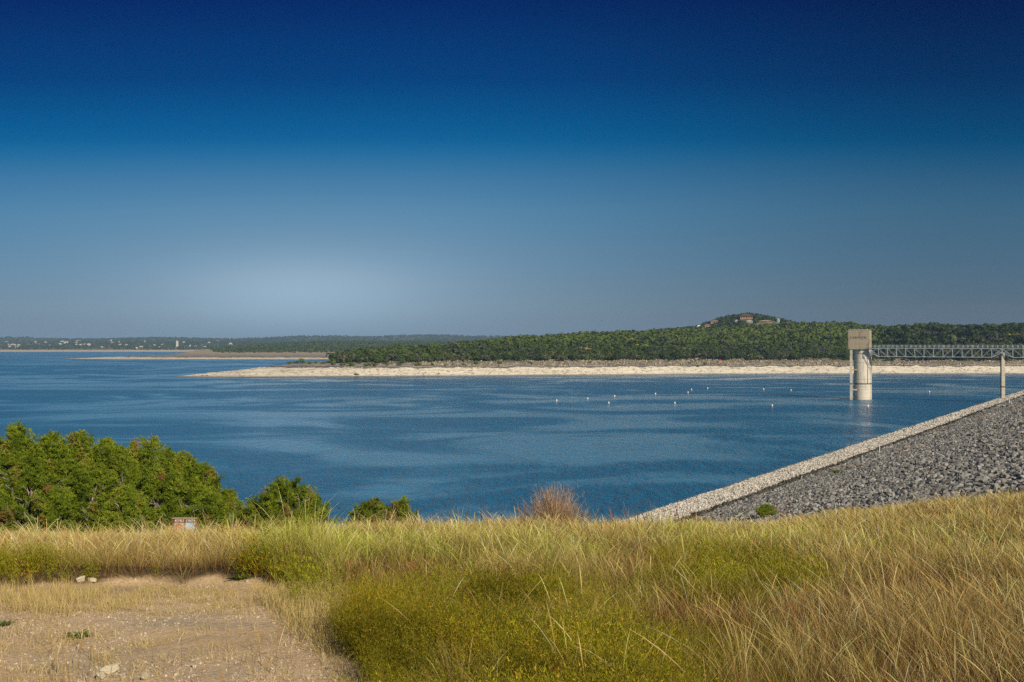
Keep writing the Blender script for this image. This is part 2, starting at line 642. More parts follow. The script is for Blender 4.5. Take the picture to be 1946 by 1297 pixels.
MAIN = Land([
    (300, 946, prof((0, -1), (3, -1), (5, -1), (7, -1), (9, -1), (11, -2), (40, -7))),
    (338, 938, prof((0, 0), (3, .25), (5, .3), (7, .25), (9, .1), (11, -.5), (40, -7))),
    (400, 930, prof((0, 0), (15, 1.5), (28, 3.0), (35, 3.2), (50, 2.5), (75, 0), (120, -7))),
    (450, 930, prof((0, 0), (20, 2.8), (38, 4.8), (55, 5.3), (75, 4.5), (110, 0), (160, -7))),
    (500, 930, prof((0, 0), (25, 4), (50, 7), (75, 8), (100, 7), (150, 0), (220, -7))),
    (560, 932, prof((0, 0), (30, 5), (55, 7.8), (100, 10.5), (140, 10), (230, 0), (330, -7))),
    (640, 940, prof((0, 0), (28, 5.5), (45, 8.5), (90, 11.5), (200, 13.5), (400, 8), (700, -7))),
    (700, 945, prof((0, 0), (22, 6.5), (30, 8.8), (70, 11.5), (210, 20), (400, 12), (800, -7))),
    (800, 954, prof((0, 0), (22, 7.0), (28, 9.0), (66, 12.4), (260, 23), (430, 15), (900, -7))),
    (950, 970, prof((0, 0), (22, 7.2), (27, 9.2), (62, 12.6), (330, 30), (500, 22), (1000, -7))),
    (1000, 978, prof((0, 0), (22, 7.2), (27, 9.2), (62, 12.6), (350, 34), (520, 26), (1100, -7))),
    (1100, 990, prof((0, 0), (22, 7.4), (27, 9.4), (62, 12.6), (380, 38), (550, 32), (1200, 0))),
    (1200, 1002, prof((0, 0), (22, 7.5), (27, 9.5), (62, 12.9), (420, 43), (600, 38), (1300, 10))),
    (1300, 1018, prof((0, 0), (22, 7.5), (27, 9.5), (62, 13.1), (450, 47.5), (640, 44), (1300, 20))),
    (1400, 1026, prof((0, 0), (22, 7.5), (27, 9.5), (64, 13.1), (460, 50), (650, 47), (1300, 20))),
    (1500, 1032, prof((0, 0), (22, 7.5), (27, 9.5), (66, 13), (470, 56), (650, 54), (1300, 20))),
    (1620, 1032, prof((0, 0), (22, 7.5), (27, 9.5), (66, 13), (470, 55), (650, 50), (1300, 20))),
    (1680, 1032, prof((0, 0), (22, 7.5), (27, 9.5), (70, 13), (300, 45), (500, 44), (1300, 20))),
    (1720, 1032, prof((0, 0), (22, 7.5), (27, 9.5), (70, 13), (190, 44), (400, 44), (1300, 20))),
    (1790, 1032, prof((0, 0), (22, 7.5), (27, 9.5), (70, 13), (175, 47), (400, 46), (1300, 20))),
    (1850, 1032, prof((0, 0), (22, 7.5), (27, 9.5), (72, 13), (175, 43.5), (400, 44), (1300, 20))),
    (1940, 1032, prof((0, 0), (22, 7.5), (27, 9.5), (72, 13), (175, 47), (400, 47), (1300, 20))),
    (2500, 1032, prof((0, 0), (22, 7.5), (27, 9.5), (72, 13), (200, 47), (400, 47), (1300, 20))),
], .5, .75, 3)
dmain = np.concatenate([np.linspace(-25, 0, 5), np.linspace(1, 78, 110), np.linspace(82, 300, 40), np.linspace(310, 1290, 60)])
MAIN.mesh("headland", M_SHORE, np.concatenate([np.linspace(302, 700, 260), np.linspace(702, 1960, 560), np.linspace(1970, 2480, 60)]), dmain)

KN = Land([
    (1180, 1700, prof((0, 20), (60, 25), (120, 30), (180, 34), (260, 34), (400, 30), (700, 20))),
    (1270, 1700, prof((0, 30), (60, 45), (120, 52), (180, 55), (260, 54), (400, 45), (700, 20))),
    (1325, 1700, prof((0, 35), (60, 48), (120, 56), (180, 60), (260, 60), (400, 50), (700, 20))),
    (1372, 1700, prof((0, 35), (60, 56), (120, 68), (180, 77), (260, 77), (400, 60), (700, 20))),
    (1420, 1700, prof((0, 35), (60, 60), (120, 75), (180, 85), (260, 84), (400, 60), (700, 20))),
    (1465, 1700, prof((0, 35), (60, 56), (120, 70), (180, 79), (260, 78), (400, 60), (700, 20))),
    (1505, 1700, prof((0, 35), (60, 50), (120, 60), (180, 70), (260, 70), (400, 50), (700, 20))),
    (1570, 1700, prof((0, 30), (60, 38), (120, 45), (180, 48), (260, 48), (400, 40), (700, 20))),
], .3, 0, 17)
KN.mesh("hill", M_FARHILL, np.linspace(1182, 1568, 80), np.linspace(2, 690, 70))

L2 = Land([
    (60, 2160, prof((0, -2), (3, -2), (6, -2), (10, -2), (14, -2), (18, -3), (60, -8))),
    (122, 2140, prof((0, 0), (3, .3), (6, .4), (10, .4), (16, .2), (24, -.5), (80, -8))),
    (200, 2075, prof((0, 0), (30, 1.8), (80, 2.8), (130, 3.0), (190, 2.0), (250, -.5), (320, -8))),
    (310, 2060, prof((0, 0), (40, 3), (150, 4.5), (300, 5.5), (420, 4), (560, -.5), (700, -8))),
    (400, 2055, prof((0, 0), (45, 3.6), (250, 6), (600, 9), (1000, 12), (1850, 15), (2600, 5))),
    (470, 2055, prof((0, 0), (45, 3.8), (250, 6.5), (600, 9.5), (1000, 15), (1900, 25), (2600, 10))),
    (600, 2055, prof((0, 0), (45, 3.8), (250, 7), (600, 10), (1000, 20), (1900, 39), (2600, 20))),
    (800, 2060, prof((0, 0), (45, 4), (250, 7), (600, 10), (1000, 20), (1900, 39), (2600, 20))),
    (1050, 2060, prof((0, 0), (45, 4), (250, 7), (600, 10), (1000, 20), (1900, 34), (2600, 20))),
], .8, 0, 23)
L2.mesh("sandy_peninsula", M_SAND, np.linspace(70, 1045, 330), np.concatenate([np.linspace(-20, 260, 80), np.linspace(270, 2590, 110)]))

far = []
for px_, ysk in ((-900, 640), (-400, 641), (-60, 644), (0, 643.5), (14, 641), (30, 644), (48, 641), (66, 644), (200, 645.5), (290, 642.5), (330, 642.5),
                 (420, 645), (500, 644), (560, 640), (640, 640), (700, 641), (760, 638.5), (850, 637.5), (900, 640), (960, 640), (1020, 641),
                 (1200, 640), (1600, 641), (2200, 640), (2900, 641)):
    zr = EYE + (HOR - ysk) / FX * 7400
    far.append((px_, 4370, prof((0, 0), (130, 4), (500, 17), (1600, 44 if px_ < 700 else 50), (2200, 48), (3030, zr), (4200, zr - 25))))
FAR = Land(far, 1.1, 0, 31)
FAR.mesh("distant_hills", M_FARHILL, np.unique(np.concatenate([np.linspace(-880, 0, 60), np.linspace(0, 1050, 420), np.linspace(1050, 2880, 90)])), np.concatenate([np.linspace(-30, 300, 24), np.linspace(320, 4150, 130)]))

# ------------------------------------------------------------------ dam embankment
DA = np.array([-93.0, 0.0])
DU = np.array([.5484, .8362])
DS = np.array([.8362, -.5484])
KD = .30


def dam_pt(u, s, dz=0.0):
    u, s = np.asarray(u, float), np.asarray(s, float)
    return np.stack([DA[0] + u * DU[0] + s * DS[0], DA[1] + u * DU[1] + s * DS[1], KD * s + dz], -1)


def dam_us(X, Y):
    return (X - DA[0]) * DU[0] + (Y - DA[1]) * DU[1], (X - DA[0]) * DS[0] + (Y - DA[1]) * DS[1]


m_bank = rock_like("rubble_bed", [(.35, (.05, .05, .05)), (.6, (.13, .13, .135)), (.8, (.2, .2, .2))], 1.2, .1, coord='Object')
prof_d = [(-30, -9.0), (-4, -1.2), (96, 28.7), (104, 28.9), (150, 10), (170, 5)]
us = np.linspace(-60, 1000, 60)
Vd = []
for u in us:
    for s, z in prof_d:
        q = dam_pt(u, s)
        Vd.append((q[0], q[1], z - .12))
tag(link("dam", np_mesh("dam", np.array(Vd), grid_faces(len(us), len(prof_d)), m_bank)), "long straight earth dam faced with rubble, running from the grass to the right edge", "dam")

# rock templates (angular lumps)
PHI = (1 + 5 ** .5) / 2
ICO_V = np.array([(-1, PHI, 0), (1, PHI, 0), (-1, -PHI, 0), (1, -PHI, 0), (0, -1, PHI), (0, 1, PHI), (0, -1, -PHI), (0, 1, -PHI), (PHI, 0, -1), (PHI, 0, 1), (-PHI, 0, -1), (-PHI, 0, 1)]) / 1.9
ICO_F = np.array([(0, 11, 5), (0, 5, 1), (0, 1, 7), (0, 7, 10), (0, 10, 11), (1, 5, 9), (5, 11, 4), (11, 10, 2), (10, 7, 6), (7, 1, 8), (3, 9, 4), (3, 4, 2), (3, 2, 6), (3, 6, 8), (3, 8, 9), (4, 9, 5), (2, 4, 11), (6, 2, 10), (8, 6, 7), (9, 8, 1)])
OCT_V = np.array([(1, 0, 0), (-1, 0, 0), (0, 1, 0), (0, -1, 0), (0, 0, 1), (0, 0, -1.)])
OCT_F = np.array([(0, 2, 4), (2, 1, 4), (1, 3, 4), (3, 0, 4), (2, 0, 5), (1, 2, 5), (3, 1, 5), (0, 3, 5)])


def rocks(pos, size, tint, lowpoly=False, rng=RNG):
    parts = []
    n = len(pos)
    which = rng.integers(0, 8, n)
    for k in range(8):
        sel = which == k
        if not sel.any():
            continue
        TV = (OCT_V if lowpoly else ICO_V).copy()
        TV = TV * (1 + rng.uniform(-.3, .3, (len(TV), 1))) * np.array([1.15, .9, .65])
        N = sel.sum()
        S = size[sel][:, None] * rng.uniform(.75, 1.3, (N, 3))
        V, F = scatter(TV, OCT_F if lowpoly else ICO_F, pos[sel], S, R=rand_rot(N, rng))
        parts.append((V, F, np.repeat(tint[sel], len(TV))))
    return parts


M_GREYROCK = attr_mat("grey_riprap", [(0, (.05, .042, .03)), (.08, (.10, .085, .06)), (.12, (.13, .126, .116)), (.55, (.27, .262, .244)), (.9, (.40, .388, .362)), (1, (.6, .56, .48))], .9, add_noise=2.5)
M_WHITEROCK = attr_mat("bleached_riprap", [(0, (.12, .10, .07)), (.15, (.30, .27, .22)), (.3, (.55, .50, .42)), (1, (.78, .73, .64))], .92, add_noise=2.0)

gparts, wparts, bigs = [], [], []
BINS = ((28, 75, .27, False), (75, 150, .28, False), (150, 290, .40, True), (290, 900, .70, True))
nb_ = m_bank.node_tree
Tb = NT(nb_)
gb_ = Tb.n('ShaderNodeNewGeometry')
sb_ = Tb.n('ShaderNodeSeparateXYZ')
Tb.put(sb_.inputs[0], gb_.outputs['Position'])
pb_ = [q for q in nb_.nodes if q.type == 'BSDF_PRINCIPLED'][0]
old_ = pb_.inputs['Base Color'].links[0].from_socket
grv = Tb.ramp(Tb.noise(1.6, gb_.outputs['Position'], 5, .7), [(.35, (.24, .21, .17)), (.5, (.58, .54, .46)), (.7, (.70, .66, .57))])
Tb.put(pb_.inputs['Base Color'], Tb.mix(Tb.ss(sb_.outputs[2], 7.6, 7.9), grv, old_))
for (ya, yb, sp_, low) in BINS:
    u = np.arange(-20, 950, sp_)
    s = np.arange(-2.5, 97, sp_)
    Ug, Sg = np.meshgrid(u, s)
    Ug = Ug + RNG.uniform(-.5, .5, Ug.shape) * sp_
    Sg = Sg + RNG.uniform(-.5, .5, Ug.shape) * sp_
    P = dam_pt(Ug.ravel(), Sg.ravel())
    ss_ = Sg.ravel()
    pxx = 973 + FX * P[:, 0] / np.maximum(P[:, 1], 1)
    ok = (P[:, 1] > ya) & (P[:, 1] <= yb) & (pxx > 900) & (pxx < 2250) & (P[:, 2] > hill_z(P[:, 0], P[:, 1]) - .2)
    P, ss_ = P[ok], ss_[ok]
    edge = 27.5 + 1.1 * (fbm(P[:, 0] * .05, P[:, 1] * .05, 51, 4) - .5)
    size = sp_ * .60 * (.5 + 1.25 * RNG.random(len(P)) ** 2.6) * (1 + .5 * (fbm(P[:, 0] * .2, P[:, 1] * .2, 54, 2) - .5))
    big = sst(ss_, 40, 62)
    size = size * (1 + .35 * big * RNG.random(len(P)))
    P[:, 2] += size * .25 + .3 * (fbm(P[:, 0] * .3, P[:, 1] * .3, 77, 3) - .5)
    wm = ss_ < edge
    tint_w = .35 + .6 * RNG.random(wm.sum())
    dk = RNG.random(wm.sum()) < .06
    tint_w[dk] = .05
    near_edge = (edge[wm] - ss_[wm]) < 1.6
    tint_w[near_edge] *= RNG.random(near_edge.sum()) * .7
    tint_w[ss_[wm] < .9] = .08
    P[wm, 2] -= .06
    wparts += rocks(P[wm], size[wm] * .62, tint_w, low)
    gm = ~wm
    tint_g = .14 + .75 * RNG.random(gm.sum())
    strip = (ss_[gm] - edge[gm]) < (2.4 + 2.5 * fbm(P[gm][:, 0] * .08, P[gm][:, 1] * .08, 61, 3))
    tint_g[strip] = RNG.random(strip.sum()) * .14
    pale = RNG.random(gm.sum()) < .004
    tint_g[pale] = 1.0
    gp, gs = P[gm], size[gm]
    if ya == 28:                      # the largest blocks become rocks of their own
        gpx = 973 + FX * gp[:, 0] / gp[:, 1]
        gpy = HOR + FX * (EYE - gp[:, 2]) / gp[:, 1]
        vis = (gpx < 1944) & (gpx > 1250) & (gpy < np.interp(gpx, [1160, 1500, 1700, 1946], [985, 975, 955, 925]))
        app = np.where(vis, gs / gp[:, 1], 0)
        idx = np.argsort(-app)[:230]
        bigs = [(gp[i], gs[i]) for i in idx]
        keep = np.ones(len(gp), bool)
        keep[idx] = False
        gp, gs, tint_g = gp[keep], gs[keep], tint_g[keep]
    gparts += rocks(gp, gs, tint_g, low)
V, F, A = join(wparts)
tag(link("bleached_riprap", np_mesh("bleached_riprap", V, F, M_WHITEROCK, {'tint': A})), "band of pale bleached rubble along the waterline of the dam", "rubble", kind='stuff')
V, F, A = join(gparts)
tag(link("grey_riprap", np_mesh("grey_riprap", V, F, M_GREYROCK, {'tint': A})), "grey broken rubble covering the slope of the dam", "rubble", kind='stuff')

# individual boulders
protos = []
for k in range(7):
    bmv, bmf = ICO_V.copy(), ICO_F.copy()
    # one subdivision then planar chops for broken faces
    vs = [Vector(v) for v in bmv]
    cache, nf = {}, []
    def mid(a, b):
        key = (min(a, b), max(a, b))
        if key not in cache:
            cache[key] = len(vs)
            vs.append(((vs[a] + vs[b]) / 2).normalized() * vs[0].length)
        return cache[key]
    for a, b_, c in bmf:
        ab, bc, ca = mid(a, b_), mid(b_, c), mid(c, a)
        nf += [(a, ab, ca), (ab, b_, bc), (ca, bc, c), (ab, bc, ca)]
    Vv = np.array([list(v) for v in vs]) * np.array([1.2, .95, .75])
    for _ in range(7):
        nrm = RNG.normal(size=3)
        nrm /= np.linalg.norm(nrm)
        dd = Vv @ nrm
        lim = RNG.uniform(.35, .6)
        Vv = Vv - np.where(dd > lim, dd - lim, 0)[:, None] * nrm
    Vv += RNG.uniform(-.02, .02, Vv.shape)
    protos.append(np_mesh("boulder", Vv, np.array(nf), None, {'tint': np.full(len(Vv), .25 + .09 * k)}))
    protos[-1].materials.append(M_GREYROCK)
for i, (q, sz) in enumerate(bigs):
    o = link("boulder", protos[i % 7])
    o.location = q
    sc = sz * 1.12
    o.scale = (sc * random.uniform(.85, 1.25), sc * random.uniform(.85, 1.2), sc * random.uniform(.8, 1.15))
    o.rotation_euler = (random.uniform(-.5, .5), random.uniform(-.5, .5), random.uniform(0, 6.28))
    gx = 973 + FX * q[0] / q[1]
    zone = ("near the right edge of the grass" if gx > 1780 else "above the middle of the right-hand grass" if gx > 1580 else "near the small green shrub")
    tag(o, f"angular dark grey boulder on the dam slope {zone}", "boulder", "large grey boulders of the dam slope " + zone)


def paint(name, c):
    return rock_like(name, [(.3, tuple(v * .85 for v in c)), (.7, c)], .6)


# ------------------------------------------------------------------ intake tower and footbridge
def concrete(name, base, scale=.35):
    m, T, p, out = new_mat(name)
    geo = T.n('ShaderNodeNewGeometry')
    pos = geo.outputs['Position']
    sp = T.n('ShaderNodeSeparateXYZ')
    T.put(sp.inputs[0], pos)
    board = T.noise(1.0, T.mapping(pos, (.02, .02, 1.5)), 3, .6)
    st = T.noise(1.0, T.mapping(pos, (.9, .9, .12)), 6, .7)
    c = T.ramp(board, [(.32, tuple(v * .55 for v in base)), (.45, tuple(v * .92 for v in base)), (.7, base)])
    c = T.mix(T.m('MULTIPLY', T.ss(st, .50, .66), .85), c, tuple(v * .5 for v in (base[0], base[1] * .9, base[2] * .78)))
    z = sp.outputs[2]
    ring = T.m('MULTIPLY', T.ss(z, 8.0, 8.5), T.ss(z, 9.3, 8.9))
    c = T.mix(T.m('MULTIPLY', ring, .8), c, (.07, .065, .06))
    T.put(p.inputs['Base Color'], c)
    p.inputs['Roughness'].default_value = .9
    return m


M_CON = concrete("concrete", (.66, .60, .49))
M_CONBOX = concrete("weathered_concrete", (.40, .335, .235))
M_STEEL = rock_like("galvanised_steel", [(.3, (.40, .455, .51)), (.7, (.54, .60, .65))], 1.0, spec=.4, rough=.5)
M_DECK = rock_like("deck_grating", [(.3, (.16, .14, .12)), (.7, (.26, .23, .2))], 1.0)
M_DARK = rock_like("dark_bronze", [(.3, (.03, .028, .025)), (.7, (.06, .055, .05))], 3)
M_OCHRE = rock_like("ochre_steel", [(.3, (.42, .27, .1)), (.7, (.5, .34, .14))], 3)

TX, TY = 192.2, 550.0
RB = math.radians(-27.5)          # the control house faces the camera side
tow = thing("intake_tower", "concrete intake tower standing in the lake with a boxy head and round shaft", "tower", (TX, TY, 0))
mb = MB()
mb.lathe((1.4, .6, -8), [(4.35, 0), (4.35, 33.4), (4.6, 33.6), (4.6, 35.3)], 88)
mb.obj("shaft", M_CON, tow, smooth=False)
mb = MB()
bw, bd = 11.1, 8.0
mb.box((0, 0, 32.8), (bw, bd, 10.4), RB)
mb.box((0, 0, 27.45), (bw - .5, bd - .5, .3), RB)
hs = mb.obj("control_house", M_CONBOX, tow)
ca, sa = math.cos(RB), math.sin(RB)


def tl(x, y, z):
    return (x * ca - y * sa, x * sa + y * ca, z)


mb = MB()
for sx in (-1, 1):
    mb.beam(tl(sx * (bw / 2 - .1), -bd / 2 + .1, 38.55), tl(sx * (bw / 2 - .1), bd / 2 - .1, 38.55), .08)
for sy in (-1, 1):
    mb.beam(tl(-bw / 2 + .1, sy * (bd / 2 - .1), 38.55), tl(bw / 2 - .1, sy * (bd / 2 - .1), 38.55), .08)
    for i in range(12):
        x = -bw / 2 + .1 + (bw - .2) * i / 11
        mb.beam(tl(x, sy * (bd / 2 - .1), 38.0), tl(x, sy * (bd / 2 - .1), 38.6), .07)
mb.obj("roof_railing", M_STEEL, tow)
fc = bpy.data.curves.new("lettering", 'FONT')
fc.body = "CANYON"
fc.size = 1.75
fc.extrude = .05
fc.offset = -.012
fc.space_character = 1.25
fc.align_x = 'CENTER'
fc.materials.append(M_DARK)
tmp_o = bpy.data.objects.new("lettering_curve", fc)
scene.collection.objects.link(tmp_o)
bpy.context.view_layer.update()
fm = bpy.data.meshes.new_from_object(tmp_o.evaluated_get(bpy.context.evaluated_depsgraph_get()))
bpy.data.objects.remove(tmp_o)
fm.materials.clear()
fm.materials.append(paint('letter_grey', (.13, .12, .11)))
lt = link("lettering", fm, tow, tl(-.35, -bd / 2 - .06, 33.55))
lt.rotation_euler = (PI / 2, 0, RB)
lt.scale = (1.0, 1.0, 1.0)
mb = MB()
mb.box((5.35, -.6, 9.6), (1.5, 2.4, 35.4), RB)
mb.obj("buttress", M_CON, tow)
mb = MB()
mb.tube([(3.05, -3.75, 8.6), (3.05, -3.75, 27.2)], .13, 8)
mb.obj("pipe", M_STEEL, tow, smooth=True)
mb = MB()
mb.box((-5.6, -2.2, 9.6), (1.15, 1.15, 35.4), RB)
mb.obj("guide_column", M_CON, tow)
for zz, mt in ((16.4, M_OCHRE), (5.4, M_CON)):
    mb = MB()
    mb.box((-4.3, -2.1, zz), (3.4, 1.5, .75), RB)
    mb.obj("bracket", mt, tow)
mb = MB()
mb.box((5.7, -2.0, 25.2), (.7, .6, 3.2), RB)
mb.obj("gauge_box", M_OCHRE, tow)
mb = MB()
mb.box(tl(bw / 2 + .05, -1.5, 32.2), (.1, 1.1, 1.0), RB)
mb.obj("window", M_DARK, tow)
mb = MB()
mb.box(tl(.5, -bd / 2 - .02, 27.0), (.9, .5, .9), RB)
mb.obj("floor_hatch", M_DARK, tow)

br = thing("footbridge", "grey steel truss footbridge joining the intake tower to the dam", "bridge", (0, 0, 0))
B0 = Vector((191.0, 546.6))
BD = Vector((DS[0], DS[1]))
BN = Vector((BD.y, -BD.x))
SP1 = (5.4, 70.6, 14)
SP2 = (71.0, 136.0, 14)
HW = 1.35


def bp(t, side, z):
    q = B0 + BD * t + BN * side
    return (q.x, q.y, z)


ZT, ZB, ZM = 28.15, 23.7, 26.0
for (ta, tb, n) in (SP1, SP2):
    for side in (-HW, HW):
        mb = MB()
        st_ = (tb - ta) / n
        N = [ta + i * st_ for i in range(n + 1)]
        zb = [ZM] + [ZB] * (n - 1) + [ZM]
        mb.beam(bp(ta, side, ZT), bp(tb, side, ZT), .18, .24)
        for i in range(n):
            mb.beam(bp(N[i], side, zb[i]), bp(N[i + 1], side, zb[i + 1]), .16, .22)
        mb.beam(bp(N[0], side, ZM), bp(N[0] + st_ * .6, side, ZM), .18)
        mb.beam(bp(N[n], side, ZM), bp(N[n] - st_ * .6, side, ZM), .18)
        for i in range(n + 1):
            mb.beam(bp(N[i], side, zb[i]), bp(N[i], side, ZT), .13)
        for i in range(n):
            if i == 0 or i == n - 1:
                j, k = (0, 1) if i == 0 else (n, n - 1)
                mb.beam(bp(N[j], side, ZM), bp(N[k], side, ZT), .13)
                mb.beam(bp(N[j], side, ZT), bp(N[k], side, ZB), .15)
            elif i < n / 2:
                mb.beam(bp(N[i], side, ZT), bp(N[i + 1], side, ZB), .12)
            else:
                mb.beam(bp(N[i], side, ZB), bp(N[i + 1], side, ZT), .12)
        mb.obj("truss", M_STEEL, br)
    mb = MB()
    for i in range(n + 1):
        mb.beam(bp(N[i], -HW, zb[i]), bp(N[i], HW, zb[i]), .12)
        mb.beam(bp(N[i], -HW, zb[i]), bp(N[i], HW, ZT), .08)
    for i in range(1, n - 1):
        mb.beam(bp(N[i], -HW, ZB), bp(N[i + 1], HW, ZB), .09)
    mb.obj("cross_bracing", M_STEEL, br)
mb = MB()
mb.beam(bp(5.4, 0, 28.42), bp(138, 0, 28.42), 2 * HW + .3, .22)
mb.obj("deck", M_DECK, br)
for side in (-HW - .05, HW + .05):
    mb = MB()
    for i in range(0, 57):
        t = 5.6 + i * 2.33
        mb.beam(bp(t, side, 28.5), bp(t, side, 29.95), .10)
    for zz in (29.95, 29.5, 29.05):
        mb.beam(bp(5.6, side, zz), bp(136, side, zz), .075)
    mb.obj("railing", M_STEEL, br)
q = B0 + BD * 70.8
mb = MB()
mb.beam((q.x, q.y, 1.0), (q.x, q.y, 22), 1.75, 1.5)
mb.beam((q.x, q.y, 22), (q.x, q.y, 25.6), 1.45, 1.2)
for s_ in (-1,):
    mb.beam(bp(70.8, -1.7, 25.75), bp(70.8, 1.7, 25.75), .9, .35)
mb.obj("pier", concrete("pier_concrete", (.48, .43, .35)), br)

# ------------------------------------------------------------------ buoys
M_BUOY = rock_like("white_buoy_paint", [(.3, (.6, .57, .52)), (.7, (.7, .67, .62))], 3, rough=.5)
M_RUST = rock_like("rusty_foot", [(.3, (.3, .14, .05)), (.7, (.45, .24, .1))], 3)
M_ORANGE = rock_like("orange_band", [(.3, (.65, .2, .05)), (.7, (.75, .28, .08))], 3, rough=.5)
BUOYS = [(1057.8, 760.4, "leftmost of all, farthest from the tower"), (1116.8, 756.3, "second from the left, alone on the dark water"), (1156.8, 764.7, "nearer one of the close left pair"),
         (1167.8, 751.7, "farther one of the close left pair"), (1245.5, 747.4, "alone between the left pair and the middle three"), (1282.3, 764.7, "low and near, beneath the middle three"),
         (1307.3, 744.5, "nearest of the middle three off the white bank"), (1314, 739, "second of the middle three off the white bank"), (1344.7, 736.5, "farthest out, closest to the white bank"),
         (1451, 738.5, "left one of the far pair short of the tower"), (1503, 740.2, "right one of the far pair short of the tower"), (1467.3, 769.9, "nearest one in front of the far pair by the tower"),
         (1766, 743.5, "under the footbridge right of the tower")]
for i, (px_, py_, where) in enumerate(BUOYS):
    Y = EYE * FX / (py_ + 3.0 - HOR)
    X = (px_ - 973) / FX * Y
    lab = "white can buoy " + where
    if i == 0:
        b0 = thing("buoy", lab, "buoy", (X, Y, 0), 0, "white buoys strung across the lake")
        mb = MB()
        mb.lathe((0, 0, -.2), [(.45, 0), (.5, .1), (.5, .75), (.5, 1.35), (.36, 1.5), (.1, 1.55)], 14)
        mb.obj("body", M_BUOY, b0, smooth=True)
        mb = MB()
        mb.lathe((0, 0, -.25), [(.4, 0), (.56, .08), (.56, .42), (.5, .5)], 14)
        mb.obj("float_collar", M_RUST, b0, smooth=True)
        mb = MB()
        mb.lathe((0, 0, 1.3), [(.06, 0), (.06, .3), (.02, .34)], 6)
        mb.obj("top_ring", M_RUST, b0, smooth=True)
        b0.scale = (.78, .78, .78)
    else:
        o = copy_thing(b0, (X, Y, 0), 0, .74 + .02 * (i % 5), lab)
Y = EYE * FX / (776 - HOR)
ob = thing("buoy", "orange and white buoy floating just in front of the intake tower", "buoy", ((1649 - 973) / FX * Y, Y, 0))
mb = MB()
mb.lathe((0, 0, -.2), [(.4, 0), (.45, .1), (.45, .9), (.45, 1.6), (.3, 1.8), (.1, 1.85)], 14)
mb.obj("body", M_BUOY, ob, smooth=True)
mb = MB()
mb.lathe((0, 0, .1), [(.47, 0), (.47, .75), (.46, .76)], 14)
mb.obj("band", M_ORANGE, ob, smooth=True)

M_GLASS = rock_like("dark_window", [(.3, (.02, .025, .03)), (.7, (.04, .045, .05))], 2, rough=.2, spec=.5)




_pm = {}


def house(px_, py_, wpx, hpx, wall, roofc, label, land, y0, y1, group=None, overhang=.8, roof='hip', windows=True, cat="house", name="house", detail=True):
    """px_, py_: photo point of its foot; width and height in photo pixels"""
    X, Y, Z = land.hit(px_, py_, y0, y1)
    w, h = wpx / FX * Y, hpx / FX * Y
    d = max(6.0, min(w * .6, 14))
    Y += d / 2
    rz = -math.atan2(X, Y) * .6
    t = thing(name, label, cat, (X, Y, Z - .5), rz, group)
    hw = h * (.58 if roof == 'hip' else 1.0)
    hw = max(hw, 2.4) if detail else hw
    rh = max(h - hw, .8)
    for key in (wall, roofc):
        if key not in _pm:
            _pm[key] = paint("painted_%d_%d_%d" % tuple(int(v * 100) for v in key), key)
    mb = MB()
    mb.box((0, 0, (hw + .5) / 2 - .4), (w, d, hw + 1.3))
    mb.obj("wall", _pm[wall], t)
    mb = MB()
    oh = overhang
    if roof == 'hip':
        a, b_ = w / 2 + oh, d / 2 + oh
        r_ = max(a - b_, a * .25)
        z0, z1 = hw + .28, hw + .28 + rh
        mb.add([(-a, -b_, z0), (a, -b_, z0), (a, b_, z0), (-a, b_, z0), (-r_, 0, z1), (r_, 0, z1), (-a, -b_, z0 - .25), (a, -b_, z0 - .25), (a, b_, z0 - .25), (-a, b_, z0 - .25)],
               [(0, 1, 5, 4), (1, 2, 5), (2, 3, 4, 5), (3, 0, 4), (6, 7, 1, 0), (7, 8, 2, 1), (8, 9, 3, 2), (9, 6, 0, 3), (9, 8, 7, 6)])
    else:
        mb.box((0, 0, hw + .45), (w + oh, d + oh, .4))
    mb.obj("roof", _pm[roofc], t)
    if windows:
        n = max(2, int(w / 4))
        for i in range(n):
            mb = MB()
            x = -w / 2 + w * (i + .5) / n
            mb.box((x, -d / 2 - .02, hw * .45), (w / n * .45, .1, hw * .4))
            mb.obj("window", M_GLASS, t)
    return (X, Y, Z, w, d)


HZ = []
WH, CR, TN, OR, PK, GR, BR, RB_, GN = (.75, .72, .66), (.62, .54, .4), (.36, .28, .21), (.38, .22, .12), (.40, .24, .19), (.35, .36, .37), (.10, .065, .05), (.22, .11, .08), (.25, .34, .3)
K = (KN, 1702, 2100)
HZ.append(house(1419.5, 606, 23, 9.5, OR, BR, "large orange house under a wide dark brown roof on the very top of the hill", *K, overhang=2.2))
HZ.append(house(1359.5, 614.5, 16, 6.5, TN, (.2, .13, .11), "tan house with a brown roof on the left shoulder of the hill", *K))
HZ.append(house(1329.5, 622, 9, 6.5, WH, (.7, .66, .6), "bright white house, leftmost and lowest of the hilltop houses", *K))
HZ.append(house(1345, 622.5, 12, 6.5, CR, RB_, "cream house with a reddish roof next to the bright white house", *K))
HZ.append(house(1376, 623.5, 14, 3.6, CR, GR, "low house with a long grey roof just above the green treetops", *K))
HZ.append(house(1413.5, 623, 9, 2.5, WH, WH, "thin white flat-roofed building below the large orange house", *K, roof='flat'))
HZ.append(house(1443.5, 620, 14, 5, PK, (.36, .17, .14), "salmon pink house with a red roof low on the hill", *K))
HZ.append(house(1425, 613.5, 11, 5, (.5, .5, .48), (.42, .38, .36), "pale grey house directly below the large orange house", *K))
HZ.append(house(1456.5, 613, 22, 4.6, TN, (.4, .29, .2), "long tan-roofed ranch house on the right side of the hill", *K, overhang=1.5))
HZ.append(house(1400, 611, 5, 3, WH, GR, "tiny white cottage among dark trees left of the orange house", *K))
HZ.append(house(1499.5, 613.5, 10, 4.5, TN, BR, "brown house, rightmost of the hilltop houses", *K))
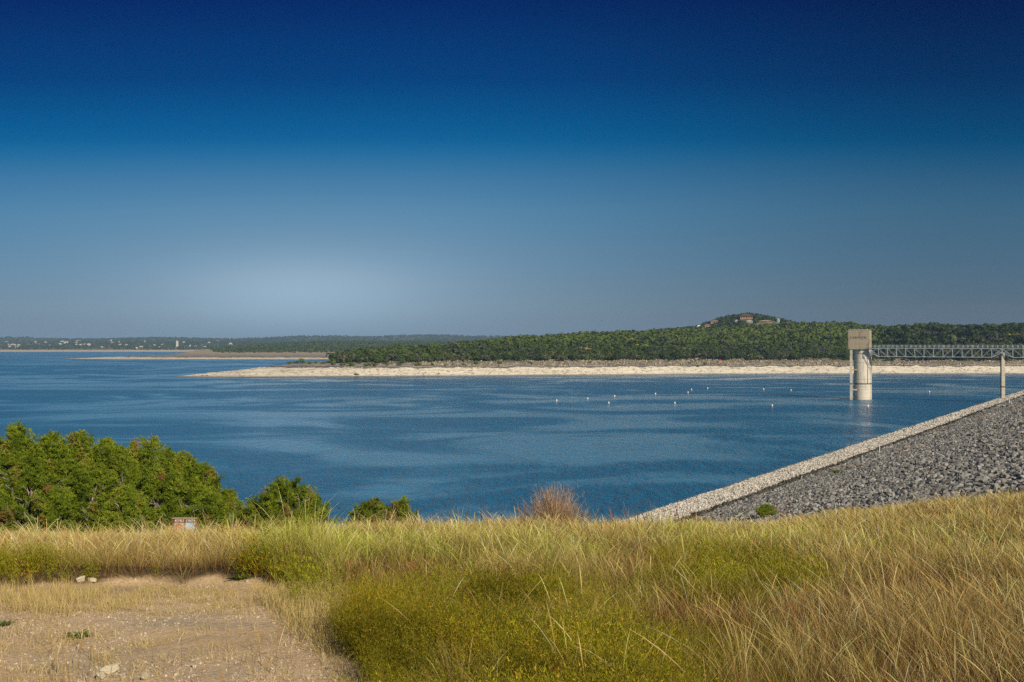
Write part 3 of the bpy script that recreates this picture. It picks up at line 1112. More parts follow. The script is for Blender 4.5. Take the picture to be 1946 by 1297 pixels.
# green tank
X, Y, Z = KN.hit(1478.5, 613, 1702, 2100)
tk = thing("water_tank", "pale green round water tank near the right end of the hilltop", "water tank", (X, Y, Z - .5))
mb = MB()
mb.lathe((0, 0, 0), [(3.4, 0), (3.4, 7.2)], 20)
mb.obj("tank", paint("tank_green", GN), tk)
mb = MB()
mb.lathe((0, 0, 7.25), [(3.5, 0), (1.6, .7), (.3, 1.0)], 20)
mb.obj("tank_roof", paint("tank_roof_green", (.3, .4, .36)), tk)
HZ.append((X, Y, Z, 7, 7))
HZ.append(house(1057, 638.5, 8, 4, WH, WH, "small white flat-roofed house on the wooded ridge, alone in mid picture", MAIN, 1200, 1500, roof='flat'))

# little things along the far bank
X, Y, Z = MAIN.hit(1368, 689, 1035, 1150)
tp = thing("red_canopy", "small red canopy pitched on the rocky far bank", "canopy", (X, Y, Z))
mb = MB()
mb.add([(-1.6, -1.2, 1.9), (1.6, -1.2, 1.9), (1.6, 1.2, 1.9), (-1.6, 1.2, 1.9), (0, 0, 2.8), (-1.6, -1.2, .9), (1.6, -1.2, .9), (1.6, 1.2, .9), (-1.6, 1.2, .9)],
       [(0, 1, 4), (1, 2, 4), (2, 3, 4), (3, 0, 4), (5, 6, 1, 0), (6, 7, 2, 1), (7, 8, 3, 2), (8, 5, 0, 3)])
mb.obj("roof", paint("red_cloth", (.6, .09, .08)), tp)
for sx in (-1, 1):
    for sy in (-1, 1):
        mb = MB()
        mb.beam((sx * 1.5, sy * 1.1, -.4), (sx * 1.5, sy * 1.1, 1.9), .08)
        mb.obj("leg", M_STEEL, tp)
X, Y, Z = MAIN.hit(1358, 690, 1035, 1150)
kk = MB()
kk.add([(-2.2, 0, .45), (-1, -.38, .35), (1, -.38, .35), (2.2, 0, .45), (1, .38, .35), (-1, .38, .35), (-1.2, 0, 0), (1.2, 0, 0)],
       [(0, 1, 2, 3, 4, 5), (0, 6, 1), (1, 6, 7, 2), (2, 7, 3), (3, 7, 4), (4, 7, 6, 5), (5, 6, 0)])
tag(kk.obj("kayak", paint("pale_yellow_hull", (.62, .55, .25)), None, (X, Y, Z + .1)), "pale yellow kayak lying on the far bank beside the red canopy", "kayak")
X, Y, Z = MAIN.hit(366.7, 715.5, 932, 1000)
mb = MB()
mb.tube([(0, 0, -.3), (0, 0, 2.4)], [.12, .1], 8)
mb.box((0, -.12, 2.1), (.9, .06, .7))
tag(mb.obj("marker_post", paint("grey_post", (.3, .29, .27)), None, (X, Y, max(Z, 0))), "small marker post near the tip of the white spit", "post")
for k, (a_, b_) in enumerate(((386, 714.5), (393, 714.3))):
    X, Y, Z = MAIN.hit(a_, b_, 932, 1000)
    r_ = link("dark_rock", protos[k])
    r_.location = (X, Y, Z + .3)
    r_.scale = (2.0, 1.2, .9)
    tag(r_, ("left" if k == 0 else "right") + " one of two small dark rocks by the waterline of the white spit", "rock", "dark rocks on the white spit")

# town across the lake
TOWN = []
rng = np.random.default_rng(5)
spots = [(12, 651.5), (33, 650.5), (37, 650.2), (15, 657), (20, 658), (24, 656.5), (28, 657.5), (35, 657), (18, 661), (30, 661.5), (33, 661.2), (48, 656.5), (52, 656.2), (67, 651), (66, 655), (74, 656.5), (78, 657),
         (86, 652), (91, 659), (94, 658.6), (113, 655), (118, 650.5), (123, 653), (126, 652), (146, 649.5), (152, 649.2), (144, 653), (145, 656), (153, 656.5), (160, 656), (168, 656), (171, 657), (178, 651),
         (193, 661), (206, 650), (211, 648.5), (212, 653), (226, 652), (228, 656), (240, 656.5), (293, 657.5), (285, 659), (303, 661), (309, 656), (318, 663), (335, 662), (352, 662), (361, 659), (372, 660), (389, 661),
         (397, 653), (413, 649.5), (412, 661), (417, 662), (438, 655), (441, 657.5), (349, 652), (268, 660), (259, 663), (275, 651)]
pal = [((.55, .5, .44), (.5, .46, .42)), ((.62, .45, .34), (.42, .24, .17)), ((.45, .38, .30), (.35, .3, .26)), ((.54, .5, .44), (.5, .46, .42))]
for i, (a_, b_) in enumerate(spots):
    wl, rf = pal[int(rng.integers(0, 4))]
    side = "above the sandy far-left shore" if a_ < 100 else "left of the tall pale tower" if a_ < 320 else "right of the tall pale tower"
    hue = "pale" if wl[0] > .51 and wl[0] < .6 else "tan"
    TOWN.append(house(a_, b_, rng.uniform(3.0, 7.0), rng.uniform(2.2, 3.4), wl, rf, f"tiny {hue} house on the hazy hills {side}", FAR, 4420, 7300, f"far {hue} houses {side}", windows=False, detail=False))
X, Y, Z = FAR.hit(337, 661, 4420, 7300)
tw = thing("tall_tower", "tall narrow pale tower standing out of the hazy trees across the lake", "tower", (X, Y, Z - 1))
mb = MB()
mb.box((0, 0, 15.5), (8.5, 8, 33))
mb.obj("wall", paint("pale_render", (.75, .7, .6)), tw)
mb = MB()
mb.box((0, 0, 33.2), (9.5, 9, 2.2))
mb.obj("roof", paint("pale_roof", (.5, .45, .4)), tw)
for k in range(5):
    mb = MB()
    mb.box((0, -4.05, 7 + 5 * k), (5, .12, 1.6))
    mb.obj("window", M_GLASS, tw)


# ------------------------------------------------------------------ broken ledges of the far bank
rl = np.random.default_rng(404)
n = 60000
pxs_ = rl.uniform(560, 2250, n)
Y0_ = np.interp(pxs_, MAIN.px, MAIN.y0)
d_ = rl.uniform(2, 84, n)
Yr_ = Y0_ + d_
Xr_ = (pxs_ - 973) / FX * Yr_
Zr_ = MAIN.z(Xr_, Yr_)
cl_r = fbm(Xr_ * .03, Yr_ * .06, 405, 4)
pr = np.where(Zr_ > 8.0, .75 * sst(cl_r, .35, .6) * sst(pxs_, 640, 1000), .30 * sst(cl_r, .40, .65))
ok_ = (rl.random(n) < pr) & (Zr_ > .8)
Xr_, Yr_, Zr_ = Xr_[ok_], Yr_[ok_], Zr_[ok_]
hi_ = Zr_ > 8.0
sz_ = np.where(hi_, .35 + 1.3 * rl.random(len(Xr_)) ** 3, .25 + .7 * rl.random(len(Xr_)) ** 3)
pts = np.stack([Xr_, Yr_, Zr_ + sz_ * .1], 1)
tn_ = np.where(hi_, .05 + .6 * rl.random(len(Xr_)), .3 + .7 * rl.random(len(Xr_)))
M_LEDGE = attr_mat("ledge_stone", [(0, (.10, .085, .065)), (.3, (.22, .19, .14)), (.55, (.36, .30, .22)), (.7, (.50, .44, .34)), (1, (.60, .54, .42))], .95)
V, F, A = join(rocks(pts, sz_, tn_, True, rl))
tag(link("bank_rubble", np_mesh("bank_rubble", V, F, M_LEDGE, {'tint': A})), "broken limestone ledges and rubble along the far bank", "rubble", kind='stuff')

# ------------------------------------------------------------------ trees of the far shores
def crown_template(n, rng, size, flat=.72, leaf=.5):
    """n leaf clumps (quads) on a few overlapping lobes; unit radius crown, base at z=0"""
    nl = 6
    ctr = rng.normal(size=(nl, 3)) * np.array([.42, .42, .22]) + np.array([0, 0, .75])
    ctr[0] = (0, 0, .8)
    rad = rng.uniform(.38, .62, nl)
    k = rng.integers(0, nl, n)
    d = rng.normal(size=(n, 3))
    d /= np.linalg.norm(d, axis=1)[:, None]
    d[:, 2] = np.where(d[:, 2] < -.5, -d[:, 2], d[:, 2])
    c = ctr[k] + d * rad[k][:, None] * rng.uniform(.75, 1.08, (n, 1))
    c[:, 2] *= flat
    nrm = d + rng.normal(size=(n, 3)) * .28
    nrm /= np.linalg.norm(nrm, axis=1)[:, None]
    t = np.cross(nrm, rng.normal(size=(n, 3)))
    t /= np.linalg.norm(t, axis=1)[:, None]
    b = np.cross(nrm, t)
    s = size * rng.uniform(.6, 1.3, (n, 1))
    q = [c - t * s - b * s * leaf, c + t * s * .7 - b * s, c + t * s + b * s * leaf, c - t * s * .6 + b * s]
    V = np.stack(q, 1).reshape(-1, 3)
    F = np.arange(4 * n).reshape(n, 4)
    return V, F


OAK = [(0, (.026, .040, .012)), (.3, (.055, .084, .014)), (.6, (.100, .140, .018)), (.76, (.105, .130, .026)), (.8, (.060, .066, .042)), (.88, (.085, .088, .062)), (.95, (.12, .10, .055)), (1, (.3, .28, .05))]
M_OAK = attr_mat("forest_foliage", OAK, .8, .15)
M_TRUNK = rock_like("grey_bark", [(.3, (.10, .085, .07)), (.7, (.2, .18, .15))], 2)


def forest(land, px0, px1, d0, d1, spacing, rng, hmean, npl, size, tint_fn, excl=(), tmpl=5, dens=None):
    """jittered tree positions over a land between two bearings"""
    ya, yb = land.y0.min() + d0, land.y0.max() + d1
    n_try = int(((px1 - px0) / FX) * ((yb ** 2 - ya ** 2) / 2) / spacing ** 2)
    Y = np.sqrt(rng.uniform(ya ** 2, yb ** 2, n_try))
    px = rng.uniform(px0, px1, n_try)
    X = (px - 973) / FX * Y
    d = Y - np.interp(px, land.px, land.y0)
    Z = land.z(X, Y)
    ok = (d > d0) & (d < d1) & (Z > 1.5)
    if dens is not None:
        ok &= rng.random(n_try) < dens(px, d, Z, X, Y)
    for (hx, hy, hz, hw, hd) in excl:
        hpx = 973 + FX * hx / hy
        wpx = (hw * .62 + 1.5) * FX / hy
        ok &= ~((np.abs(px - hpx) < wpx) & (Y < hy + hd * .7) & (Y > hy - .022 * hy))
    return X[ok], Y[ok], Z[ok], px[ok], d[ok]


rng = np.random.default_rng(21)


def dens_main(px, d, Z, X, Y):
    crest = np.interp(px, MAIN.px, MAIN.D[:, 4])
    lim = 58 + 26 * (fbm(X * .015, Y * .015, 71, 4) - .35)
    a = sst(d, lim, lim + 9)
    a = a * np.where(px < 900, sst(fbm(X * .018, Y * .018, 72, 3), .36, .5) * .9 + .1 * (px > 640), 1)
    a = a * (px > 636) * (d < crest + 60)
    return a


X, Y, Z, PX, D = forest(MAIN, 630, 2350, 55, 560, 6.4, rng, 7, 0, 0, None, [h for h in HZ if h[1] < 1500], dens=dens_main)
H = (3.6 + 7.0 * rng.random(len(X)) ** 1.7) * np.interp(PX, [650, 1650, 1720, 2400], [1.0, 1.0, 1.25, 1.25])
sc = H / 1.25
tint = np.clip(-.02 + .55 * fbm(X * .012, Y * .012, 81, 4) + .22 * sst(D, 70, 330) + rng.normal(size=len(X)) * .06 + np.interp(PX, [1600, 1720], [0, -.16]), 0, .93)
tint = np.where(rng.random(len(X)) < np.interp(D, [60, 260], [.34, .05]), rng.uniform(.76, .88, len(X)), tint)
tint = np.where(rng.random(len(X)) < .003, 1.0, tint)
order = np.argsort(Y - 0.0 * Z)
# nearest front-row trees that the photo shows become individual trees
front = []
score = D - 12 * (H - 6)
vis = (PX < 1946) & (PX > 640) & (D < 120)
for i in np.argsort(np.where(vis, score, 1e9)):
    if len(front) >= 250 or not vis[i]:
        break
    front.append(i)
rest = np.ones(len(X), bool)
rest[front] = False
TPL = [crown_template(150, rng, .14) for _ in range(8)]
TPL_LO = [crown_template(46, rng, .24) for _ in range(8)]
parts = []
which = rng.integers(0, 8, len(X))
far_back = D > 200
for k in range(8):
    for lo in (0, 1):
        sel = rest & (which == k) & (far_back == bool(lo))
        if not sel.any():
            continue
        TV, TF = (TPL_LO if lo else TPL)[k]
        S = np.stack([sc[sel] * .95 * rng.uniform(.75, 1.4, sel.sum())] * 2 + [sc[sel] * 1.0], 1)
        V, F = scatter(TV, TF, np.stack([X[sel], Y[sel], Z[sel]], 1), S, rz=rng.uniform(0, 6.28, sel.sum()))
        tt = np.repeat(tint[sel], len(TV)) + np.tile(np.repeat(rng.normal(size=len(TF)) * .03, 4), sel.sum())
        parts.append((V, F, np.clip(tt, 0, 1)))
V, F, A = join(parts)
tag(link("forest", np_mesh("forest", V, F, M_OAK, {'tint': A})), "dense green woodland covering the headland behind the pale bank", "woodland", kind='stuff')

# tree prototypes
tree_protos = []
for k in range(9):
    TV, TF = crown_template(230, rng, .105)
    tn = [.15, .3, .42, .5, .62, .78, .2, .36, .9][k]
    nm = ["dark green", "dark green", "mid green", "bright green", "bright green", "grey green", "dark green", "mid green", "brownish"][k]
    me = np_mesh("crown", TV * np.array([.8, .8, 1.0]), TF, M_OAK, {'tint': np.clip(np.repeat(rng.normal(size=len(TF)) * .06, 4) + tn, 0, 1)})
    mb = MB()
    mb.tube([(0, 0, -.15), (.03, .02, .3), (.0, .05, .75)], [.05, .035, .015], 6)
    for a in range(4):
        an = a * 1.6 + k
        mb.tube([(.02, .02, .25 + .05 * a), (.25 * math.cos(an), .25 * math.sin(an), .55 + .06 * a)], [.022, .008], 5)
    tree_protos.append((me, mb.mesh("trunk", M_TRUNK), nm))
first_tree = {}
for j, i in enumerate(front):
    tt = tint[i]
    k = int(np.argmin([abs(tt - q) + random.uniform(0, .08) for q in (.15, .3, .42, .5, .62, .78, .2, .36, .9)]))
    me, tr, nm = tree_protos[k]
    if PX[i] < 900:
        zone = "behind the low left end of the pale bank"
    elif PX[i] < 1300:
        zone = "on the middle stretch of the far bank"
    elif PX[i] < 1610:
        zone = "on the far bank left of the intake tower"
    else:
        zone = "on the far bank behind the footbridge"
    lab = f"{nm} oak fronting the wood {zone}"
    loc = (X[i], Y[i], Z[i])
    if k not in first_tree:
        t = thing("oak_tree", lab, "tree", loc, random.uniform(0, 6.28), lab.replace("oak fronting", "oaks fronting"))
        link("crown", me, t)
        link("trunk", tr, t)
        t.scale = (sc[i],) * 3
        first_tree[k] = t
    else:
        copy_thing(first_tree[k], loc, random.uniform(0, 6.28), float(sc[i]), lab, lab.replace("oak fronting", "oaks fronting"))

# shrubs on the spit and along the bank
SHR = [(548, 690, 12), (562, 689, 15), (575, 690, 17), (588, 691, 12), (601, 690, 8), (614, 691, 9), (633, 693, 16), (650, 694, 13), (668, 695, 18), (700, 695, 16), (712, 696, 14), (735, 694, 10), (760, 694, 12), (795, 694, 14),
       (822, 694, 10), (848, 695, 8), (862, 694, 9), (880, 693, 9), (905, 692, 12), (950, 691, 14), (1010, 691, 10), (1075, 690, 10), (1120, 690, 9), (676, 712, 13), (834, 710, 4), (1310, 690, 8), (1326, 697, 7), (1535, 683, 12), (1340, 692, 8), (1490, 690, 7)]
sme = []
for k in range(4):
    TV, TF = crown_template(200, rng, .12, .5)
    sme.append(np_mesh("crown", TV, TF, M_OAK, {'tint': np.clip(np.repeat(rng.normal(size=len(TF)) * .08, 4) + [.45, .6, .52, .7][k], 0, 1)}))
mb = MB()
for a in range(5):
    mb.tube([(0, 0, -.1), (.25 * math.cos(a * 1.3), .25 * math.sin(a * 1.3), .35)], [.03, .012], 5)
stem_me = mb.mesh("stem", M_TRUNK)
for k, (a_, b_, w_) in enumerate(SHR):
    x_, y_, z_ = MAIN.hit(a_, b_ + 1, 935, 1250)
    r_ = w_ / FX * y_ * .5
    if a_ < 640:
        wh = "bright green bushy shrub on the top of the white spit"
    elif a_ == 676:
        wh = "low olive bush down on the white bank near the water"
    elif a_ == 834:
        wh = "tiny lone bush on the white bank"
    elif a_ < 900:
        wh = "rounded green shrub scattered in front of the left wood"
    else:
        wh = "small shrub among the grey ledges of the far bank"
    t = thing("shrub", wh, "shrub", (x_, y_, z_ - .1), random.uniform(0, 6), wh.replace("shrub", "shrubs", 1) if a_ not in (676, 834) else None)
    link("crown", sme[k % 4], t)
    link("stem", stem_me, t)
    t.scale = (r_ * 1.05, r_ * 1.05, r_ * (.55 if a_ == 676 else 1.1))

# woods on the hill, the second peninsula and the distant hills
def wood(land, px0, px1, d0, d1, spacing, h, dens, name, label, excl=(), tlo=.15, thi=.45, n=28, size=.3):
    X, Y, Z, PX, D = forest(land, px0, px1, d0, d1, spacing, rng, h, 0, 0, None, excl, dens=dens)
    tp = [crown_template(n, rng, size) for _ in range(5)]
    parts = []
    w = rng.integers(0, 5, len(X))
    S0 = rng.uniform(.7, 1.25, len(X)) * h / 1.25
    tn = rng.uniform(tlo, thi, len(X))
    for k in range(5):
        sel = w == k
        if not sel.any():
            continue
        V, F = scatter(tp[k][0], tp[k][1], np.stack([X[sel], Y[sel], Z[sel] - .3], 1), np.stack([S0[sel] * .8, S0[sel] * .8, S0[sel]], 1), rz=rng.uniform(0, 6.28, sel.sum()))
        parts.append((V, F, np.repeat(tn[sel], len(tp[k][0]))))
    V, F, A = join(parts)
    return tag(link(name, np_mesh(name, V, F, M_OAK, {'tint': A})), label, "woodland", kind='stuff')


wood(KN, 1190, 1560, 10, 330, 5.6, 6.5, lambda px, d, Z, X, Y: np.full(len(px), .95), "hillside_wood", "dark wood around the houses on the hill", HZ, 0, .3, 46, .24)
wood(L2, 400, 1045, 640, 2000, 15, 8, lambda px, d, Z, X, Y: np.interp(px, [400, 470], [.25, .95]), "peninsula_wood", "belt of dark trees and woods behind the sandy peninsula", (), .1, .5)
wood(FAR, -600, 1300, 260, 3150, 30, 9, lambda px, d, Z, X, Y: np.clip(sst(fbm(X * .004, Y * .004, 91, 3), .3, .5), .25, 1), "distant_wood", "hazy woods covering the hills across the lake", TOWN, .05, .3, 14, .5)

# the row of single oaks at the back of the sandy peninsula
for k, a_ in enumerate([415, 425, 436, 441, 452, 460, 466, 476, 483, 492, 500, 509, 517, 528, 536, 545, 552, 560, 571, 580, 592, 602, 611, 620, 629, 640, 652]):
    x_, y_, z_ = L2.hit(a_, 670.6 + (k % 3) * .5, 2100, 2900)
    s_ = random.uniform(6, 9) / 1.25
    copy_thing(first_tree[list(first_tree)[k % len(first_tree)]], (x_, y_, z_), random.uniform(0, 6), (s_ * 1.5, s_ * 1.5, s_), "dark distant oak in the row at the back of the sandy peninsula", "dark distant oaks at the back of the sandy peninsula")
# bigger dark oaks at the root of the spit
for k, (a_, b_, hpx) in enumerate(((634, 689, 21), (652, 690, 20), (672, 688, 20))):
    x_, y_, z_ = MAIN.hit(a_, b_, 935, 1250)
    s_ = hpx / FX * y_ / 1.25
    copy_thing(first_tree[list(first_tree)[k]], (x_, y_, z_), random.uniform(0, 6), (s_ * 1.3, s_ * 1.3, s_), ["broad dark oak, leftmost of the headland wood above the spit", "second oak from the left end of the headland wood", "third oak from the left end of the headland wood"][k])

# dead tree on the far bank
x_, y_, z_ = MAIN.hit(1587, 693, 1035, 1150)
mb = MB()
mb.tube([(0, 0, -.5), (.3, 0, 2), (-.3, .1, 4)], [.35, .25, .08], 6)
mb.tube([(.2, 0, 1.5), (1.8, .2, 3.6)], [.2, .05], 6)
mb.tube([(.1, 0, 1.2), (-1.8, -.2, 3.2)], [.2, .05], 6)
mb.tube([(2, -.3, .2), (7, -2, -1.0), (11, -3, -1.8)], [.3, .25, .1], 6)
tag(mb.obj("dead_tree", paint("bleached_wood", (.5, .36, .18)), None, (x_, y_, z_)), "bleached ochre dead tree on the far bank just left of the tower", "dead tree")

# ------------------------------------------------------------------ grasses and weeds of the near field
def ribbons(base, h, lean, width, col, prof_w, bend=1.8, az=None, rng=RNG, curl=0.0, footf=.9):
    """curved tapering blades; base (N,3), lean (N,2) horizontal travel of the tip"""
    N = len(base)
    L = len(prof_w)
    t = np.linspace(0, 1, L)
    az = rng.uniform(0, 2 * PI, N) if az is None else az
    side = np.stack([np.cos(az), np.sin(az), np.zeros(N)], 1)
    tb = t[None, :] ** bend
    cx = base[:, None, 0] + lean[:, None, 0] * tb
    cy = base[:, None, 1] + lean[:, None, 1] * tb
    cz = base[:, None, 2] + h[:, None] * (t[None] - curl * t[None] ** 4)
    C = np.stack([cx, cy, cz], -1)
    Wd = (width[:, None] * np.asarray(prof_w)[None])[..., None] * side[:, None, :] * .5
    V = np.stack([C - Wd, C + Wd], 2).reshape(N * L * 2, 3)
    q = np.arange(L - 1) * 2
    F = np.stack([q, q + 1, q + 3, q + 2], -1)
    F = (F[None] + (np.arange(N) * 2 * L)[:, None, None]).reshape(-1, 4)
    cc = np.repeat(col[:, None, :], L, 1)
    # the stem foot is older and browner; extra darkening paints in shade between blades
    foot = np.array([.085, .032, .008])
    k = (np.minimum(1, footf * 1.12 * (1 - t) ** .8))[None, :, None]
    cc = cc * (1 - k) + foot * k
    A = np.repeat(cc[:, :, None, :], 2, 2).reshape(-1, 3)
    return V, F, A


M_GRASS = attr_mat("dry_grass", None, .7, .14, attr='col', spec=.25)
ZONES = {
    3: [(900, 1235, 330, 105, 1.5), (1150, 1290, 300, 80, 1.2), (720, 1270, 110, 70, 1.4), (1385, 1112, 190, 42, 1.6), (585, 1142, 60, 30, 1.8), (500, 1112, 60, 22, 1.7),
        (50, 1105, 95, 26, 1.8), (230, 1108, 110, 16, 1.3), (1060, 1150, 150, 45, .9), (1000, 1420, 500, 110, 1.3)],
    2: [(740, 1118, 130, 34, 1.7), (1180, 1096, 110, 24, 1.6), (1310, 1235, 110, 60, 1.5), (1730, 1180, 300, 60, 1.1), (1800, 1330, 300, 80, .9), (1050, 1200, 130, 22, 1.1), (860, 1150, 100, 20, 1.2), (220, 1080, 60, 22, 1.2), (900, 1130, 150, 25, .8)],
    1: [(1650, 1035, 330, 34, 1.5), (1350, 1050, 200, 22, .9), (600, 1060, 150, 45, 1.3), (850, 1062, 260, 36, 1.0), (1050, 1085, 170, 30, .8), (1600, 1060, 340, 50, .6), (580, 1092, 80, 34, 2.6)],
}


def zone_w(k, px, py):
    w = np.zeros(len(px))
    for (cx, cy, rx, ry, a) in ZONES[k]:
        w = np.maximum(w, a * np.exp(-(((px - cx) / rx) ** 2 + ((py - cy) / ry) ** 2) * .8))
    return w


def field_points(n, y0, y1, rng, pw=-.2, spread=.60):
    e = pw + 1
    Y = (rng.uniform(0, 1, n) * (y1 ** e - y0 ** e) + y0 ** e) ** (1 / e)
    X = rng.uniform(-1, 1, n) * (spread * Y + 1.2)
    return X, Y


rng = np.random.default_rng(77)
X, Y = field_points(500000, 7.2, 62, rng)
# gather the blades into tussocks
cs_ = .24 + .012 * Y
ix, iy = np.floor(X / cs_), np.floor(Y / cs_)
tcx = (ix + .2 + .6 * _h(ix, iy, 501)) * cs_
tcy = (iy + .2 + .6 * _h(ix, iy, 502)) * cs_
inT = rng.random(len(X)) < .68
TH = .72 + .55 * _h(ix, iy, 503)
TT = _h(ix, iy, 504)
ox_, oy_ = rng.normal(size=len(X)) * .20 * cs_, rng.normal(size=len(X)) * .20 * cs_
X = np.where(inT, tcx + ox_, X)
Y = np.where(inT, np.maximum(tcy + oy_, 6.8), Y)
OX, OY = np.where(inT, ox_, 0), np.where(inT, oy_, 0)
Z = hill_z(X, Y)
PX, PY = to_px(X, Y, Z)
clr = clearing(X, Y)
u_, s_ = dam_us(X, Y)
nz = fbm(X * .5, Y * .5, 101, 4)
nz2 = fbm(X * 1.7, Y * 1.7, 102, 3)
w = np.stack([.55 + .5 * sst(PX, 1380, 1600) + .9 * sst(PX, 520, 380) * sst(PY, 1110, 1090) + .5 * sst(PY, 1045, 1025) + (nz - .5) * 1.6,
              .18 + zone_w(1, PX, PY) + (nz2 - .5) * 1.2,
              .10 + zone_w(2, PX, PY) + (fbm(X * .8, Y * .8, 103, 3) - .5) * 1.4,
              zone_w(3, PX, PY) * 1.5 + (nz2 - .5) * .6], 1)
w = np.clip(w, .02, None) ** 2.2
w /= w.sum(1)[:, None]
r = np.where(inT, np.clip(TT + rng.normal(size=len(X)) * .12, 0, .999), rng.random(len(X)))
cum = np.cumsum(w, 1)
typ = (r[:, None] > cum).sum(1).clip(0, 3)
keep = (rng.random(len(X)) > clr * 1.02) & (KD * s_ < Z + .4)
keep &= ~((typ == 3) & (rng.random(len(X)) < .22))
keep &= rng.random(len(X)) < np.where(Y > 48, .6, 1)
X, Y, Z, PX, PY, typ, nz, nz2, clr, OX, OY, TH = (a[keep] for a in (X, Y, Z, PX, PY, typ, nz, nz2, clr, OX, OY, TH))
N = len(X)
hlo = np.array([.45, .40, .22, .45])[typ]
hhi = np.array([.78, .64, .44, .80])[typ]
h = hlo + (hhi - hlo) * rng.random(N) ** 1.3
h *= (.62 + .8 * nz) * TH
h = np.where(typ == 3, h * .8, h)
h *= 1 - .10 * sst(PX, 1400, 1700) - .15 * sst(PX, 520, 300)
bx = np.interp(PY, CLR_Y, CLR_X)
edge = sst(PX - bx, 10, 150)
short = (PY > 1128) & (PX < bx + 170) & (PX > bx - 60)
h = np.where(short, h * (.28 + .6 * edge), h)
h = np.where((PX < 480) & (PY > 1098), h * .5, h)
h *= np.interp(Y, [26, 34, 50, 62], [1, .72, .58, .5]) * (1 + .25 * sst(PX, 1450, 1650) * sst(Y, 26, 34))
h *= 1 + .75 * np.exp(-((PX - 580) / 75) ** 2 - ((PY - 1092) / 30) ** 2)
PAL = {
    0: np.array([(.65, .49, .17), (.76, .61, .28), (.52, .37, .11), (.54, .47, .12), (.42, .23, .07)]),
    1: np.array([(.48, .50, .05), (.60, .57, .13), (.33, .40, .03), (.70, .60, .19), (.24, .31, .025)]),
    2: np.array([(.40, .18, .055), (.32, .13, .04), (.50, .28, .11), (.24, .10, .035), (.44, .32, .14)]),
    3: np.array([(.27, .28, .02), (.34, .31, .03), (.20, .22, .02), (.40, .32, .05), (.56, .42, .13)]),
}
col = np.zeros((N, 3))
pick = rng.integers(0, 5, N)
for k in range(4):
    m_ = typ == k
    col[m_] = PAL[k][pick[m_]]
col = np.clip(col * rng.uniform(.62, 1.55, (N, 1)), 0, .85)
wd = np.maximum(.0028, .00032 * Y) * rng.uniform(.6, 1.4, N)
lb = (fbm(X * .7, Y * .7, 107, 3) - .5) * 1.5
ln = np.stack([-h * (rng.normal(size=N) * .30 + .05 + .05 * sst(PX, 1200, 1700) + .08 * lb) + OX * 1.6, h * rng.normal(size=N) * .22 + OY * 1.6], 1)
seed = (rng.random(N) < .10) & (typ != 3) & (Y < 40)
parts = []
near_ = Y < 22
for m_, pf in ((near_ & ~seed, [1, .95, .75, .45, .08]), (~near_ & ~seed, [1, .8, .1])):
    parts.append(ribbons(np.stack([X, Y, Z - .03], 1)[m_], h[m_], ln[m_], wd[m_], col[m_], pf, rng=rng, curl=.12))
m_ = seed
cs = np.clip(col[m_] * np.array([1.25, 1.25, 1.4]), 0, .8)
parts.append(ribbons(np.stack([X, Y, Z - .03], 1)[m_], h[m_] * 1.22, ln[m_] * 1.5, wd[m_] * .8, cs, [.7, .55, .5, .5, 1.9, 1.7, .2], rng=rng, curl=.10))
V, F, A = join(parts)
tag(link("tall_grass", np_mesh("tall_grass", V, F, M_GRASS, {'col': A})), "tall dry straw-coloured and yellow-green grass covering the slope", "grass", kind='stuff')

# long loose stalks leaning over the rest
n = 420
X, Y = field_points(n * 3, 6.2, 30, rng, -.9)
Z = hill_z(X, Y)
PX, PY = to_px(X, Y, Z)
keep = (clearing(X, Y) < rng.random(len(X)) * .5) & (rng.random(len(X)) < .3 + .7 * sst(PX, 1000, 1500))
X, Y, Z = X[keep], Y[keep], Z[keep]
N = len(X)
h = rng.uniform(.6, 1.15, N)
lean_ = np.stack([-h * rng.uniform(.0, .8, N), h * rng.normal(size=N) * .25], 1)
cl = PAL[0][rng.integers(0, 5, N)] * rng.uniform(.9, 1.25, (N, 1))
V1 = ribbons(np.stack([X, Y, Z - .05], 1), h, lean_, np.full(N, .0030), cl * .85, [1, .8, .7, .6, .5, .5, 2.4, 3.2, 1.8, .2], bend=1.5, rng=rng, curl=.10)
# dark weed stalks standing up along the brow of the slope
n = 170
Y = rng.uniform(27, 38, n)
PXs = np.concatenate([rng.uniform(980, 1010, 20), rng.uniform(1100, 1330, 60), rng.uniform(700, 960, 40), rng.uniform(0, 1946, 50)])
X = (PXs - 973) / FX * Y
h = rng.uniform(.7, 1.25, n)
cl = np.array([(.20, .12, .07)]) * rng.uniform(.7, 1.6, (n, 1))
V2 = ribbons(np.stack([X, Y, hill_z(X, Y)], 1), h, np.stack([h * rng.normal(size=n) * .18, h * 0], 1), np.full(n, .012), cl, [1, .9, .8, 1.6, 1.8, .3], rng=rng)
V, F, A = join([V1, V2])
tag(link("grass_stalks", np_mesh("grass_stalks", V, F, M_GRASS, {'col': A})), "long pale seed stalks leaning left over the grass", "grass", kind='stuff')

